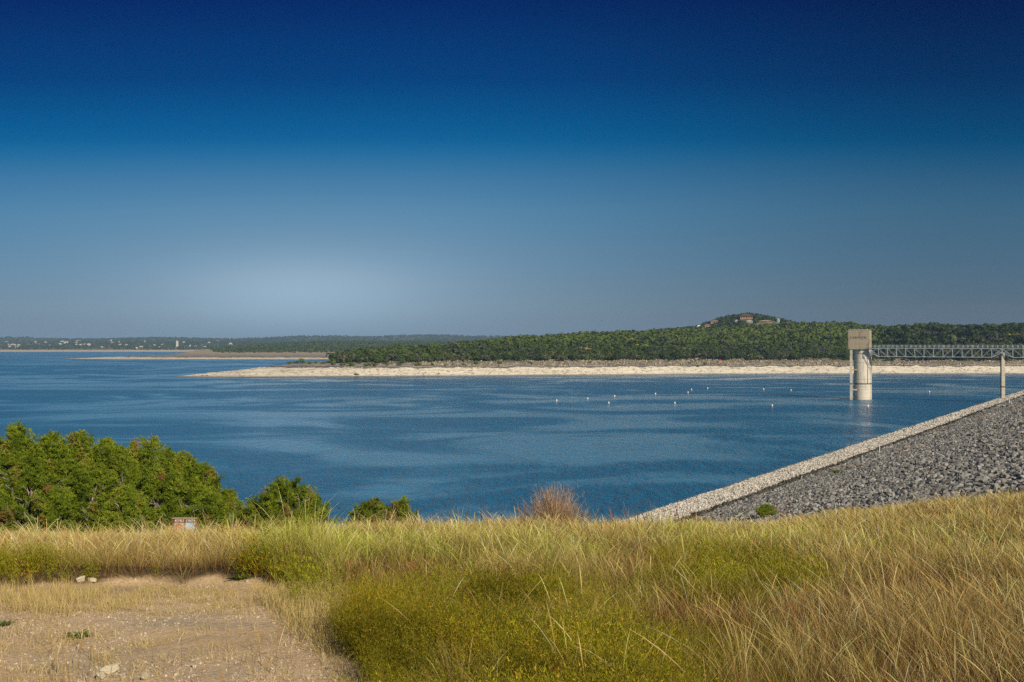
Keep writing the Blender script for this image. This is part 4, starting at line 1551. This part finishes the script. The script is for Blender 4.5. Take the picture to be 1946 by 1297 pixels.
# short mat of dry straw inside and round the clearing
n = 200000
X, Y = field_points(n, 7.5, 18.5, rng, -.4, .58)
Z = hill_z(X, Y)
PX, PY = to_px(X, Y, Z)
c_ = clearing(X, Y)
ed = fbm(X * 2.2, Y * 3.0, 111, 4)
dn = np.maximum.reduce([sst(PY, 1180, 1150) * sst(PY, 1116, 1130) * sst(PX, 560, 330) * 1.5,
                        1.0 * np.exp(-(((PX - 175) / 60) ** 2 + ((PY - 1226) / 12) ** 2)),
                        1.1 * np.exp(-(((PX - 300) / 50) ** 2 + ((PY - 1222) / 14) ** 2)),
                        .8 * np.exp(-(((PX - 205) / 26) ** 2 + ((PY - 1255) / 22) ** 2)), .13 + 0 * PX,
                        .55 * np.exp(-(((PX - 440) / 120) ** 2 + ((PY - 1170) / 35) ** 2)),
                        .5 * sst(PX, 130, 20) * sst(PY, 1235, 1290),
                        .7 * sst(np.interp(PY, CLR_Y, CLR_X) - PX, 70, 0)])
bxx = np.interp(PY, CLR_Y, CLR_X)
str_ = sst(PX, bxx - 60, bxx - 10) * sst(PX, bxx + 190, bxx + 120) * sst(PY, 1116, 1132) * sst(PY, 1262, 1215)
keep = ((c_ > .3) & (rng.random(n) < dn * sst(ed, .38, .52))) | (rng.random(n) < str_ * 1.1)
str_ = str_[keep]
X, Y, Z, PX, PY = (a[keep] for a in (X, Y, Z, PX, PY))
N = len(X)
h = rng.uniform(.03, .13, N) * np.where(PX < 140, 1.6, 1) * np.where((PY < 1175) & (PX < 330), 1.5, 1) * (1 + 1.5 * str_)
cl = np.array([(.56, .42, .17), (.48, .36, .13), (.36, .31, .08), (.64, .50, .24)])[rng.integers(0, 4, N)]
V1 = ribbons(np.stack([X, Y, Z - .005], 1), h, rng.normal(size=(N, 2)) * .07, np.full(N, .0045), cl, [1, .8, .1], rng=rng, footf=.15)
# thin upright stems at the bottom of the clearing
n = 150
PXs, PYs = rng.uniform(0, 560, n), rng.uniform(1235, 1400, n)
Y = 2.2 / ((PYs - HOR) / FX - .0985)
X = (PXs - 973) / FX * Y
h = rng.uniform(.15, .45, n)
cl = PAL[0][rng.integers(0, 5, n)]
V2 = ribbons(np.stack([X, Y, hill_z(X, Y)], 1), h, rng.normal(size=(n, 2)) * .06, np.full(n, .005), cl, [.8, .6, .5, 1.6, .3], rng=rng)
V, F, A = join([V1, V2])
tag(link("straw_mat", np_mesh("straw_mat", V, F, M_GRASS, {'col': A})), "short trampled dry straw on the bare clearing", "grass", kind='stuff')

# broomweed: low clouds of fine olive foliage with specks of yellow flowers
def broom_template(rng, n=420, sz_=1.0):
    ns = 30
    a_ = rng.uniform(0, 2 * PI, ns)
    tl_ = rng.uniform(.05, .62, ns)
    sd_ = np.stack([np.cos(a_) * tl_, np.sin(a_) * tl_, np.ones(ns)], 1)
    sl_ = rng.uniform(.22, .60, ns)
    k_ = rng.integers(0, ns, n)
    t_ = rng.random(n) ** .6
    c = sd_[k_] * (sl_[k_] * t_)[:, None]
    c += rng.normal(size=(n, 3)) * (.008 + .028 * np.sin(t_ * 3.0))[:, None]
    c[:, :2] += sd_[k_, :2] * (t_ ** 2 * .12)[:, None]
    d = sd_[k_] + rng.normal(size=(n, 3)) * .55
    d /= np.linalg.norm(d, axis=1)[:, None]
    s = np.cross(d, rng.normal(size=(n, 3)))
    s /= np.linalg.norm(s, axis=1)[:, None]
    ln = rng.uniform(.012, .034, (n, 1)) * sz_
    wd = rng.uniform(.0014, .0034, (n, 1)) * sz_
    fl = rng.random(n) < .02
    ln[fl] = .008
    wd[fl] = .006
    V = np.stack([c - s * wd, c + s * wd, c + d * ln + s * wd * .5, c + d * ln - s * wd * .5], 1).reshape(-1, 3)
    pal = np.array([(.22, .235, .012), (.30, .29, .015), (.15, .18, .010), (.38, .33, .025), (.27, .20, .03)])
    cl = pal[rng.integers(0, 5, n)]
    cl[fl] = (.62, .46, .04)
    return V, np.arange(4 * n).reshape(n, 4), np.repeat(cl, 4, 0)


X, Y = field_points(26000, 6.6, 34, rng, -.6)
Z = hill_z(X, Y)
PX, PY = to_px(X, Y, Z)
wz = zone_w(3, PX, PY) + (fbm(X * .9, Y * .9, 121, 3) - .5) * .7
cl_ = clearing(X, Y)
strip = (PY > 1122) & (PY < 1205) & (PX < np.interp(PY, CLR_Y, CLR_X) + 110)
keep = (wz > .46 + .6 * rng.random(len(X))) & (cl_ < .4) & ~(strip & (rng.random(len(X)) < .93))
X, Y, Z, PX, PY, wz = (a[keep] for a in (X, Y, Z, PX, PY, wz))
if len(X) > 3400:
    X, Y, Z, PX, PY, wz = (a[:3400] for a in (X, Y, Z, PX, PY, wz))
tb = [broom_template(rng, 620) for _ in range(6)] + [broom_template(rng, 230, 1.7) for _ in range(6)]
wh = rng.integers(0, 6, len(X)) + np.where(Y > 12.5, 6, 0)
parts = []
for k in range(12):
    m_ = wh == k
    S = rng.uniform(.55, 1.3, m_.sum()) * np.where(PX[m_] < 620, 1.05, .9) * (.35 + 1.05 * fbm(X[m_] * 1.1, Y[m_] * 1.1, 142, 3))
    vivid = np.where((PY[m_] < 1165)[:, None], np.array([[1.06, 1.10, 1.0]]), np.array([[1.02, .98, 1.0]]))
    S *= .62 + .42 * sst(wz[m_], .5, 1.15)
    S *= np.where((PY[m_] > 1095) & (PX[m_] < 430), .8, 1)
    V, F = scatter(tb[k][0], tb[k][1], np.stack([X, Y, Z], 1)[m_], S, rz=rng.uniform(0, 6.28, m_.sum()))
    br_ = (rng.uniform(.75, 1.25, (m_.sum(), 1)) * (.45 + 1.05 * fbm(X[m_] * .9, Y[m_] * .9, 141, 3))[:, None]) * np.where(rng.random((m_.sum(), 1)) < .08, np.array([[1.25, .85, .9]]), np.array([[1, 1, 1.]])) * vivid
    A = np.repeat(br_, len(tb[k][0]), 0) * np.tile(tb[k][2], (m_.sum(), 1))
    parts.append((V, F, A))
V, F, A = join(parts)
M_BROOM = attr_mat("broomweed", None, .8, .35, attr='col', spec=.1)
tag(link("broomweed", np_mesh("broomweed", V, F, M_BROOM, {'col': A})), "low olive and yellow-green broomweed filling the hollows of the slope", "weeds", kind='stuff')

# gravel lying on the clearing
X, Y = field_points(60000, 7.3, 18, rng, -.8, .58)
PX, PY = to_px(X, Y, hill_z(X, Y))
g_ = fbm(X * .9, Y * .9, 131, 4)
dn = np.clip(sst(g_, .45, .62) + 1.0 * np.exp(-(((PX - 60) / 120) ** 2 + ((PY - 1185) / 26) ** 2)) + .9 * np.exp(-(((PX - 600) / 60) ** 2 + ((PY - 1225) / 70) ** 2)) + .5 * np.exp(-(((PX - 470) / 140) ** 2 + ((PY - 1265) / 30) ** 2)), .04, 1)
keep = (clearing(X, Y) > .25) & (rng.random(len(X)) < dn) & (PX > -120)
X, Y = X[keep], Y[keep]
sz = .005 + .013 * rng.random(len(X)) ** 4
sz[rng.random(len(X)) < .003] = .024
pp = rocks(np.stack([X, Y, hill_z(X, Y) + sz * .3], 1), sz, .45 + .5 * rng.random(len(X)), True, rng)
M_PEB = attr_mat("pale_gravel", [(0, (.22, .18, .14)), (.5, (.34, .27, .20)), (.8, (.46, .39, .30)), (1, (.58, .50, .40))], .9)
V, F, A = join(pp)
tag(link("gravel", np_mesh("gravel", V, F, M_PEB, {'tint': A})), "pale loose gravel strewn over the bare clearing", "gravel", kind='stuff')

# single pale stones
for a_, b_, s_, lab in ((155, 1107, .12, "pale angular stone on the silt bank, left of the yellow one"), (175, 1106, .10, "yellowish stone on the silt bank behind the clearing"),
                        (395, 1150, .05, "small tan stone alone on the straw of the clearing"), (470, 1108, .06, "small pale stone at the far right corner of the clearing"),
                        (205, 1280, .10, "largest whitish stone in the cluster at the bottom of the clearing"), (222, 1268, .07, "whitish stone at the back of the bottom cluster"),
                        (190, 1290, .08, "cream stone on the left of the bottom cluster"), (275, 1291, .07, "whitish stone right of the bottom cluster"), (370, 1268, .05, "pale stone alone in the middle bottom of the clearing")):
    x_, y_, z_ = ground_at(a_, b_)
    me = protos[int(a_) % 7].copy()
    me.materials.clear()
    me.materials.append(rock_like("pale_stone", [(.3, (.5, .42, .28)), (.7, (.66, .58, .44))], 6, .02))
    o = link("stone", me, None, (x_, y_, z_ + s_ * .3))
    o.scale = (s_, s_ * .8, s_ * .7)
    o.rotation_euler = (.2, .1, a_)
    tag(o, lab, "stone")

# small green rosettes on the clearing
M_LEAF = attr_mat("weed_leaf", [(0, (.05, .08, .015)), (1, (.14, .2, .04))], .7, .2)
for a_, b_, s_, lab in ((150, 1211, .13, "dark green rosette weed on the bare soil of the clearing"), (6, 1189, .10, "green rosette weed at the left edge of the picture"), (455, 1100, .18, "low dark green leafy weed at the foot of the tall grass")):
    x_, y_, z_ = ground_at(a_, b_)
    n = 46
    th = rng.uniform(0, 2 * PI, n)
    base = np.stack([x_ + rng.normal(size=n) * s_ * .3, y_ + rng.normal(size=n) * s_ * .3, np.full(n, z_)], 1)
    V, F, A = ribbons(base, np.full(n, s_ * .45), np.stack([np.cos(th), np.sin(th)], 1) * s_, np.full(n, s_ * .22), np.ones((n, 3)), [.3, 1, .9, .1], bend=1, az=th + PI / 2, rng=rng, curl=.4)
    tag(link("rosette_weed", np_mesh("rosette_weed", V - np.array([x_, y_, z_]), F, M_LEAF, {'tint': rng.random(len(V))}), None, (x_, y_, z_)), lab, "weed")

# ------------------------------------------------------------------ junipers and bushes on the brow
M_JUN = attr_mat("juniper_foliage", [(0, (.035, .055, .006)), (.25, (.10, .15, .010)), (.55, (.19, .25, .014)), (.8, (.29, .34, .03)), (.9, (.26, .2, .05)), (1, (.30, .15, .06))], .75, .25)
M_JBARK = rock_like("juniper_bark", [(.3, (.20, .165, .135)), (.7, (.45, .40, .34))], 4)
# one spray of scale leaves
def spray(rng, n=15):
    d = rng.normal(size=(n, 3)) * .55 + np.array([0, 0, 1])
    d /= np.linalg.norm(d, axis=1)[:, None]
    s = np.cross(d, rng.normal(size=(n, 3)))
    s /= np.linalg.norm(s, axis=1)[:, None]
    b0 = rng.normal(size=(n, 3)) * .12 + d * rng.uniform(0, .5, (n, 1))
    ln = rng.uniform(.35, .8, (n, 1))
    w = rng.uniform(.07, .13, (n, 1))
    return np.stack([b0 - s * w, b0 + s * w, b0 + d * ln + s * w * .35, b0 + d * ln - s * w * .35], 1).reshape(-1, 3), np.arange(4 * n).reshape(n, 4)


SPRAYS = [spray(rng) for _ in range(6)]


def z_to(d):
    """rotations taking +z to the directions d"""
    d = d / np.linalg.norm(d, axis=1)[:, None]
    a = rng.normal(size=d.shape)
    x = np.cross(a, d)
    x /= np.linalg.norm(x, axis=1)[:, None]
    y = np.cross(d, x)
    return np.stack([x, y, d], -1)


def juniper(name, label, px_, Y, H, R, nb=110, nt=24, up=.5, size=.24, rust=.03, tmean=.5, cat="tree", shape='mass', deads=22, group=None):
    x_ = (px_ - 973) / FX * Y
    z_ = float(hill_z(x_, Y)) - .1
    t = thing(name, label, cat, (x_, Y, z_), 0, group)
    hb = rng.random(nb) ** (1.05 if shape == 'mass' else .8)
    th = rng.uniform(0, 2 * PI, nb)
    if shape == 'mass':
        rr = R * np.clip((1 - hb) ** .5, .05, 1) * np.minimum(1, (hb + .35) / .5)
    elif shape == 'oak':
        rr = R * np.sqrt(np.clip(1 - ((hb - .55) / .47) ** 2, .05, 1))
    else:
        rr = R * rng.random(nb) ** .6
        hb = np.clip((1 - .62 * (rr / R) ** 2) * rng.uniform(.6, 1.02, nb), .1, 1)
    rr = rr * rng.uniform(.72, 1.12, nb)
    tip = np.stack([rr * np.cos(th), rr * np.sin(th), H * (.08 + .92 * hb)], 1)
    root = np.stack([rr * 0, rr * 0, tip[:, 2] * (.55 if up < .7 else .1)], 1)
    root[:, :2] += tip[:, :2] * .1
    k = rng.integers(0, nb, nb * nt)
    f = 1 - (.42 if shape != 'spire' else .7) * rng.random(nb * nt) ** 1.2
    bd_ = tip - root
    bl = np.linalg.norm(bd_, axis=1)[:, None]
    P = root[k] + bd_[k] * f[:, None] + rng.normal(size=(nb * nt, 3)) * (.10 + .22 * (1 - f[:, None]) + .05 * size) * np.array([1, 1, .8]) * (1 if up < .7 else .42)
    P[:, 2] = np.maximum(P[:, 2], .05)
    d = bd_[k] / bl[k] * (1 - up) + np.array([0, 0, 1]) * up + rng.normal(size=P.shape) * .3
    Rm = z_to(d)
    S = size * rng.uniform(.6, 1.25, len(P))
    bt = rng.normal(size=nb) * .16 + tmean
    br_r = rng.random(nb) < rust
    bt = np.where(br_r, .95, bt)
    parts = []
    w = rng.integers(0, 6, len(P))
    for q in range(6):
        m_ = w == q
        TV, TF = SPRAYS[q]
        V, F = scatter(TV, TF, P[m_], S[m_], R=Rm[m_])
        tt = np.repeat(bt[k[m_]] + rng.normal(size=m_.sum()) * .05, len(TV)) + np.tile(np.repeat(rng.normal(size=len(TF)) * .08, 4), m_.sum())
        parts.append((V, F, np.clip(tt, 0, 1)))
    V, F, A = join(parts)
    link("crown", np_mesh("crown", V, F, M_JUN, {'tint': A}), t)
    mb = MB()
    mb.tube([(0, 0, -.4), (.05, .03, H * .3), (0, .05, H * .75)], [.05 * R + .04, .03 * R + .02, .02], 7)
    for i in range(0, nb, 3):
        a, b_ = Vector(root[i]), Vector(tip[i])
        m__ = (a + b_) / 2 + Vector((0, 0, -.05 * R))
        mb.tube([a, m__, a + (b_ - a) * .9], [.03, .018, .006], 4)
    mb.obj("trunk", M_JBARK, t)
    if deads:
        mb = MB()
        for i in range(deads):
            a1 = random.uniform(-2.9, -.2)
            z0 = random.uniform(.15, .65) * H
            r0 = R * (1 - z0 / H) ** .5
            p0 = Vector((r0 * .55 * math.cos(a1), r0 * .55 * math.sin(a1), z0))
            p1 = p0 + Vector((r0 * .32 * math.cos(a1) + random.uniform(-.3, .3), r0 * .45 * math.sin(a1), random.uniform(-.1, .6)))
            p2 = p1 + Vector((random.uniform(-.35, .35), -.15, random.uniform(-.1, .5)))
            mb.tube([p0, p1, p2], [.028, .017, .006], 4)
            mb.tube([p1, p1 + Vector((random.uniform(-.3, .3), -.1, random.uniform(.1, .4)))], [.012, .004], 4)
        mb.obj("bare_branches", M_JBARK, t)
    return t


def jh(px_, top, Y):
    x_ = (px_ - 973) / FX * Y
    return EYE - (top - HOR) / FX * Y - float(hill_z(x_, Y)) + .1


G_J = "junipers on the brow at the left"
for args in ((-40, 815, 62, 2.6, "large juniper cut by the left edge of the picture", .5),
             (34, 806, 61, 2.3, "tallest juniper at the far left, with a spiky top", .5),
             (100, 826, 60, 2.3, "juniper right of the tallest one, with a small reddish top", .48),
             (150, 822, 62, 2.2, "juniper with a sharp pointed tip, third from the left edge", .5),
             (205, 836, 61, 2.4, "broad juniper left of the rounded lighter oak", .52),
             (345, 862, 61, 2.0, "juniper right of the rounded oak, on the falling side of the clump", .5),
             (385, 885, 60, 1.7, "small juniper near the right end of the clump above the sign", .52),
             (432, 934, 60, 1.1, "smallest juniper, at the right tip of the clump", .55)):
    px_, top, Y, R, lab, tm = args
    H = jh(px_, top, Y)
    juniper("juniper", lab, px_, Y, H, R * 1.22, int(80 + 50 * R), 38, .56, .195, .012, tm, group=G_J)
for k_, (px_, Y_, top_, R_, lab_) in enumerate(((-15, 57, 925, 2.0, "low juniper skirt at the very left edge behind the grass"), (112, 57, 930, 1.8, "low juniper bush in front of the clump, between the two low dark ones"),
                                    (238, 57, 925, 1.8, "low juniper bush in front of the rounded oak"), (395, 57.5, 935, 1.5, "low juniper bush right of the notice board"), (318, 60, 858, 2.2, "juniper filling the gap just right of the rounded oak"),
                                    (235, 60, 850, 2.0, "juniper filling the gap just left of the rounded oak"))):
    juniper("juniper", lab_, px_, Y_, jh(px_, top_, Y_), R_, 110, 30, .5, .19, .02, .5, deads=5, group=G_J)
juniper("oak_tree", "rounded yellow-green oak rising out of the junipers by the lake", 275, 62.5, jh(275, 836, 62.5), 2.1, 120, 32, .3, .21, .05, .66, shape='oak', deads=6)
juniper("juniper", "low juniper filling the clump behind the sign", 305, 59, jh(305, 885, 59), 2.6, 140, 34, .5, .195, .02, .45, group=G_J)
juniper("juniper", "low dark juniper at the foot of the clump, far left", 60, 58.5, jh(60, 870, 58.5), 2.7, 140, 34, .5, .195, .02, .42, group=G_J)
juniper("juniper", "low juniper at the middle foot of the clump", 175, 58.5, jh(175, 880, 58.5), 2.7, 140, 34, .5, .195, .02, .46, group=G_J)
juniper("juniper_bush", "spiky juniper bush with rusty tips standing alone against the lake", 548, 46, jh(548, 903, 46), 2.15, 240, 32, .86, .15, .1, .42, "bush", 'spire', 4)
juniper("juniper_bush", "lower left shoot of bush beside the spiky one, at the water gap", 490, 46.5, jh(490, 945, 46.5), 1.25, 110, 26, .8, .14, .05, .45, "bush", 'spire', 2)
juniper("juniper_bush", "small dark juniper bush peeping over the brow, left of the dry bush", 706, 44, jh(706, 945, 44), 1.25, 130, 26, .82, .13, .08, .4, "bush", 'spire', 2)
juniper("juniper_bush", "tiny juniper top just right of the small dark juniper bush", 757, 44, jh(757, 948, 44), .95, 80, 20, .8, .15, .2, .42, "bush", 'spire', 1)
# shrub on the rubble
gs = juniper("green_shrub", "small bright green shrub growing on the grey rubble slope", 1458, 60, 1.0, .9, 40, 20, .6, .16, 0, .62, "shrub", 'oak', 0)
q = np.array([(1458 - 973) / FX * 91, 91])
u1, s1 = dam_us(q[0], q[1])
gs.location = (q[0], q[1], KD * s1)
gs.scale = (1.05, 1.05, 1.0)

# dry brown bush
x_, y_ = (1052 - 973) / FX * 33, 33.0
z_ = float(hill_z(x_, y_))
db = thing("dry_bush", "dry reddish-brown twiggy bush standing on the brow of the grass", "bush", (x_, y_, z_))
def twigs(n, cx, hgt, spread, cols, w0):
    b = np.stack([rng.normal(size=n) * .10 + cx, rng.normal(size=n) * .12, np.zeros(n)], 1)
    th = rng.uniform(0, 2 * PI, n)
    sp = spread * rng.random(n) ** .55
    h = hgt * rng.uniform(.4, 1.05, n) * (1 - .5 * (sp / spread) ** 2)
    return ribbons(b, h, np.stack([np.cos(th) * sp, np.sin(th) * sp], 1), np.full(n, w0), np.array(cols)[rng.integers(0, len(cols), n)], [1, .9, .8, .7, .4], bend=1.25, rng=rng, footf=.5)
BRN = [(.42, .26, .14), (.50, .34, .20), (.32, .19, .10), (.55, .42, .26)]
p1 = twigs(700, -.05, 1.8, 1.2, BRN, .013)
p2 = twigs(380, .55, 1.3, 1.0, BRN, .011)
p3 = twigs(130, -.8, 1.2, .7, [(.22, .14, .10)], .010)
# side twigs
n = 6000
ti = rng.uniform(.3, 1, n)
th = rng.uniform(0, 2 * PI, n)
rr = .8 * ti ** 1.1 * rng.random(n) ** .5
b = np.stack([-.05 + rr * np.cos(th) + .35 * (rng.random(n) < .25) * ti, rr * np.sin(th), 1.75 * ti * rng.uniform(.5, 1, n)], 1)
p4 = ribbons(b, rng.uniform(.05, .16, n), rng.normal(size=(n, 2)) * .05, np.full(n, .008), np.array(BRN)[rng.integers(0, 4, n)], [1, .7, .2], rng=rng, footf=.1)
V, F, A = join([p1, p2, p3, p4])
link("twigs", np_mesh("twigs", V, F, M_GRASS, {'col': A}), db)
mb = MB()
for i in range(9):
    a1 = i * .7
    mb.tube([(0, 0, -.1), (.08 * math.cos(a1), .08 * math.sin(a1), .4), (.2 * math.cos(a1), .2 * math.sin(a1), .95)], [.016, .012, .006], 5)
mb.obj("stem", M_JBARK, db)
# willow sprig
x_, y_ = (1112 - 973) / FX * 33, 33.0
z_ = float(hill_z(x_, y_))
sp = thing("willow_sprig", "thin bright green sprig right of the dry brown bush", "plant", (x_, y_, z_))
n = 150
k = rng.integers(0, 5, n)
ti = rng.uniform(.25, 1, n)
ox = np.array([-.15, -.05, .05, .2, .3])[k]
b = np.stack([ox * (1 + ti), rng.normal(size=n) * .05, ti * np.array([.95, .8, 1.05, .9, .6])[k]], 1)
V, F, A = ribbons(b, rng.uniform(.02, .12, n), rng.normal(size=(n, 2)) * .10, np.full(n, .022), np.ones((n, 3)), [.4, 1, .1], bend=1, rng=rng)
link("leaves", np_mesh("leaves", V, F, M_LEAF, {'tint': np.full(len(V), .9)}), sp)
mb = MB()
for ox, hh in ((-.15, .95), (-.05, .8), (.05, 1.05), (.2, .9), (.3, .6)):
    mb.tube([(ox * .4, 0, -.05), (ox, 0, hh * .5), (ox * 2, 0, hh)], [.010, .007, .003], 4)
mb.obj("stem", M_JBARK, sp)

# ------------------------------------------------------------------ sign in the grass
Y = 54.0
X = (352 - 973) / FX * Y
Z = float(hill_z(X, Y))
top = EYE - (984 - HOR) / FX * Y
sg = thing("notice_board", "wooden notice board with a dark header, red and blue panels, half hidden by grass", "sign", (X, Y, Z), -.02)
top -= Z
M_WOOD = rock_like("sign_wood", [(.3, (.12, .05, .03)), (.7, (.22, .09, .05))], 4)
wd_ = 1.28
for s_ in (-1, 1):
    mb = MB()
    mb.beam((s_ * wd_ / 2, 0, -.3), (s_ * wd_ / 2, 0, top + .02), .09)
    mb.obj("post", M_WOOD, sg)
mb = MB()
mb.box((0, 0, top - .02), (wd_ + .1, .2, .04))
mb.obj("roof_board", paint("weathered_top", (.4, .33, .24)), sg)
mb = MB()
mb.box((0, 0, top - .15), (wd_ - .09, .05, .22))
hd = mb.obj("header", M_WOOD, sg)
mb = MB()
for i in range(13):
    if i == 6:
        continue
    x0 = -.52 + i * .086
    if i % 3 == 0:
        mb.box((x0, -.035, top - .15), (.018, .012, .12))
        mb.box((x0 + .04, -.035, top - .15), (.018, .012, .12))
        mb.box((x0 + .02, -.033, top - .15), (.03, .012, .02))
    elif i % 3 == 1:
        mb.box((x0, -.035, top - .15), (.018, .012, .12))
        mb.box((x0 + .02, -.033, top - .10), (.04, .012, .02))
        mb.box((x0 + .02, -.033, top - .20), (.04, .012, .02))
    else:
        mb.box((x0 + .02, -.035, top - .15), (.02, .012, .12))
        mb.box((x0 + .02, -.033, top - .10), (.06, .014, .02))
mb.obj("letters", paint("sign_white", (.78, .74, .7)), hd)
mb = MB()
mb.box((0, 0, top - .60), (.05, .06, .68))
mb.obj("divider", M_WOOD, sg)
mb = MB()
mb.box((-.30, 0, top - .60), (.54, .03, .66))
lp = mb.obj("left_panel", paint("panel_grey", (.42, .38, .33)), sg)
mb = MB()
ring = [(-.30 + .17 * math.cos(a), -.03, top - .52 + .17 * math.sin(a)) for a in np.linspace(-.3, PI + .6, 14)]
mb.tube(ring, .028, 5)
mb.tube([(-.44, -.03, top - .42), (-.12, -.03, top - .64)], .025, 5)
mb.obj("red_mark", paint("sign_red", (.6, .08, .04)), lp)
mb = MB()
for dz_ in (.36, .46, .56):
    mb.box((-.17, -.025, top - dz_), (.2, .012, .03))
mb.obj("text_lines", paint("sign_cream", (.7, .62, .5)), lp)
mp, T, p, out = new_mat("picture_panel")
tcn = T.n('ShaderNodeTexCoord')
spx = T.n('ShaderNodeSeparateXYZ')
T.put(spx.inputs[0], tcn.outputs['Generated'])
nn = T.noise(9, tcn.outputs['Generated'], 3, .6)
cc = T.ramp(T.m('ADD', spx.outputs[2], T.m('MULTIPLY', T.m('SUBTRACT', nn, .5), .25)), [(.1, (.35, .38, .34)), (.45, (.34, .42, .42)), (.6, (.5, .62, .72)), (.9, (.36, .55, .75))])
T.put(p.inputs['Base Color'], cc)
mb = MB()
mb.box((.30, 0, top - .60), (.54, .03, .66))
mb.obj("right_panel", mp, sg)

# ------------------------------------------------------------------ things on the rubble slope
def on_dam(px_, py_):
    r = (px_ - 973) / FX
    k = (py_ - HOR) / FX
    # EYE - k Y = KD*(DS.(rY, Y) - DS.DA)
    a = KD * (r * DS[0] + DS[1])
    c = -KD * (DA @ DS)
    Y = (EYE - c) / (a + k)
    return r * Y, Y, EYE - k * Y


M_STAKE = paint("stake_white", (.7, .7, .68))
for a_, b_, hpx, lab in ((1671, 864, 18, "thin white marker stake in the middle of the grey rubble"), (1329.5, 977, 22, "thin marker stake at the near end of the pale rubble"), (1918, 771, 11, "thin marker stake by the bridge pier at the far end")):
    x_, y_, z_ = on_dam(a_, b_)
    mb = MB()
    hh = hpx / FX * y_
    mb.tube([(0, 0, -.3), (0, 0, hh)], .0004 * y_ + .012, 6)
    mb.box((0, 0, hh), (.0016 * y_, .05, .06))
    tag(mb.obj("marker_stake", M_STAKE, None, (x_, y_, z_)), lab, "stake")
M_DRIFT = rock_like("driftwood", [(.3, (.12, .09, .07)), (.7, (.28, .22, .17))], 2)
for a_, b_, ln_, lab in ((1606, 892, 4.6, "long thin driftwood log, middle of the rubble under the debris line"), (1628, 890, 1.8, "short pale driftwood piece right of the long log"), (1927, 783, 6.0, "dark driftwood branch near the far end of the rubble"), (1910, 770, 4.0, "dark forked branch under the bridge pier"),
                        (1865, 797, 5.0, "thin dark branch on the upper rubble left of the far end"), (1783, 822, 3.0, "reddish driftwood piece on the upper rubble"), (1720, 857, 2.6, "small brown driftwood stick right of the white stake")):
    x_, y_, z_ = on_dam(a_, b_)
    mb = MB()
    L_ = ln_
    mb.tube([(-L_ / 2, 0, 0), (-L_ * .1, .2, .12), (L_ / 2, .1, .1)], [.05, .14, .09], 6)
    mb.tube([(-L_ * .05, .1, .1), (-L_ * .2, -.3, .5)], [.07, .03], 5)
    o = mb.obj("driftwood", M_DRIFT, None, (x_, y_, z_ + .35))
    o.rotation_euler = (0, -.12, .35 + .2 * math.sin(a_))
    tag(o, lab, "driftwood")
for a_, b_, lab in ((1587, 903, "small green weed tuft on the rubble below the long log"), (1942, 812, "dull green weed patch on the rubble at the right edge")):
    x_, y_, z_ = on_dam(a_, b_)
    n = 60
    th = rng.uniform(0, 2 * PI, n)
    V, F, A = ribbons(rng.normal(size=(n, 3)) * np.array([.25, .25, .02]), np.full(n, .45), np.stack([np.cos(th), np.sin(th)], 1) * .35, np.full(n, .08), np.ones((n, 3)), [.5, 1, .1], rng=rng)
    tag(link("weed_tuft", np_mesh("weed_tuft", V, F, M_LEAF, {'tint': rng.random(len(V))}), None, (x_, y_, z_ + .25)), lab, "weed")

# ------------------------------------------------------------------ air
mh = bpy.data.materials.new("haze")
mh.use_nodes = True
mh.node_tree.nodes.clear()
T = NT(mh.node_tree)
out = T.n('ShaderNodeOutputMaterial')
pv_ = T.n('ShaderNodeVolumePrincipled')
pv_.inputs['Color'].default_value = (.40, .64, 1.0, 1)
pv_.inputs['Density'].default_value = 7.0e-5
pv_.inputs['Anisotropy'].default_value = .0
T.put(out.inputs['Volume'], pv_.outputs[0])
mb = MB()
mb.box((0, 15000, 46), (110000, 80000, 112))
hz_ = mb.obj("haze", mh)
tag(hz_, "thin blue haze over the lake and hills", kind='stuff')
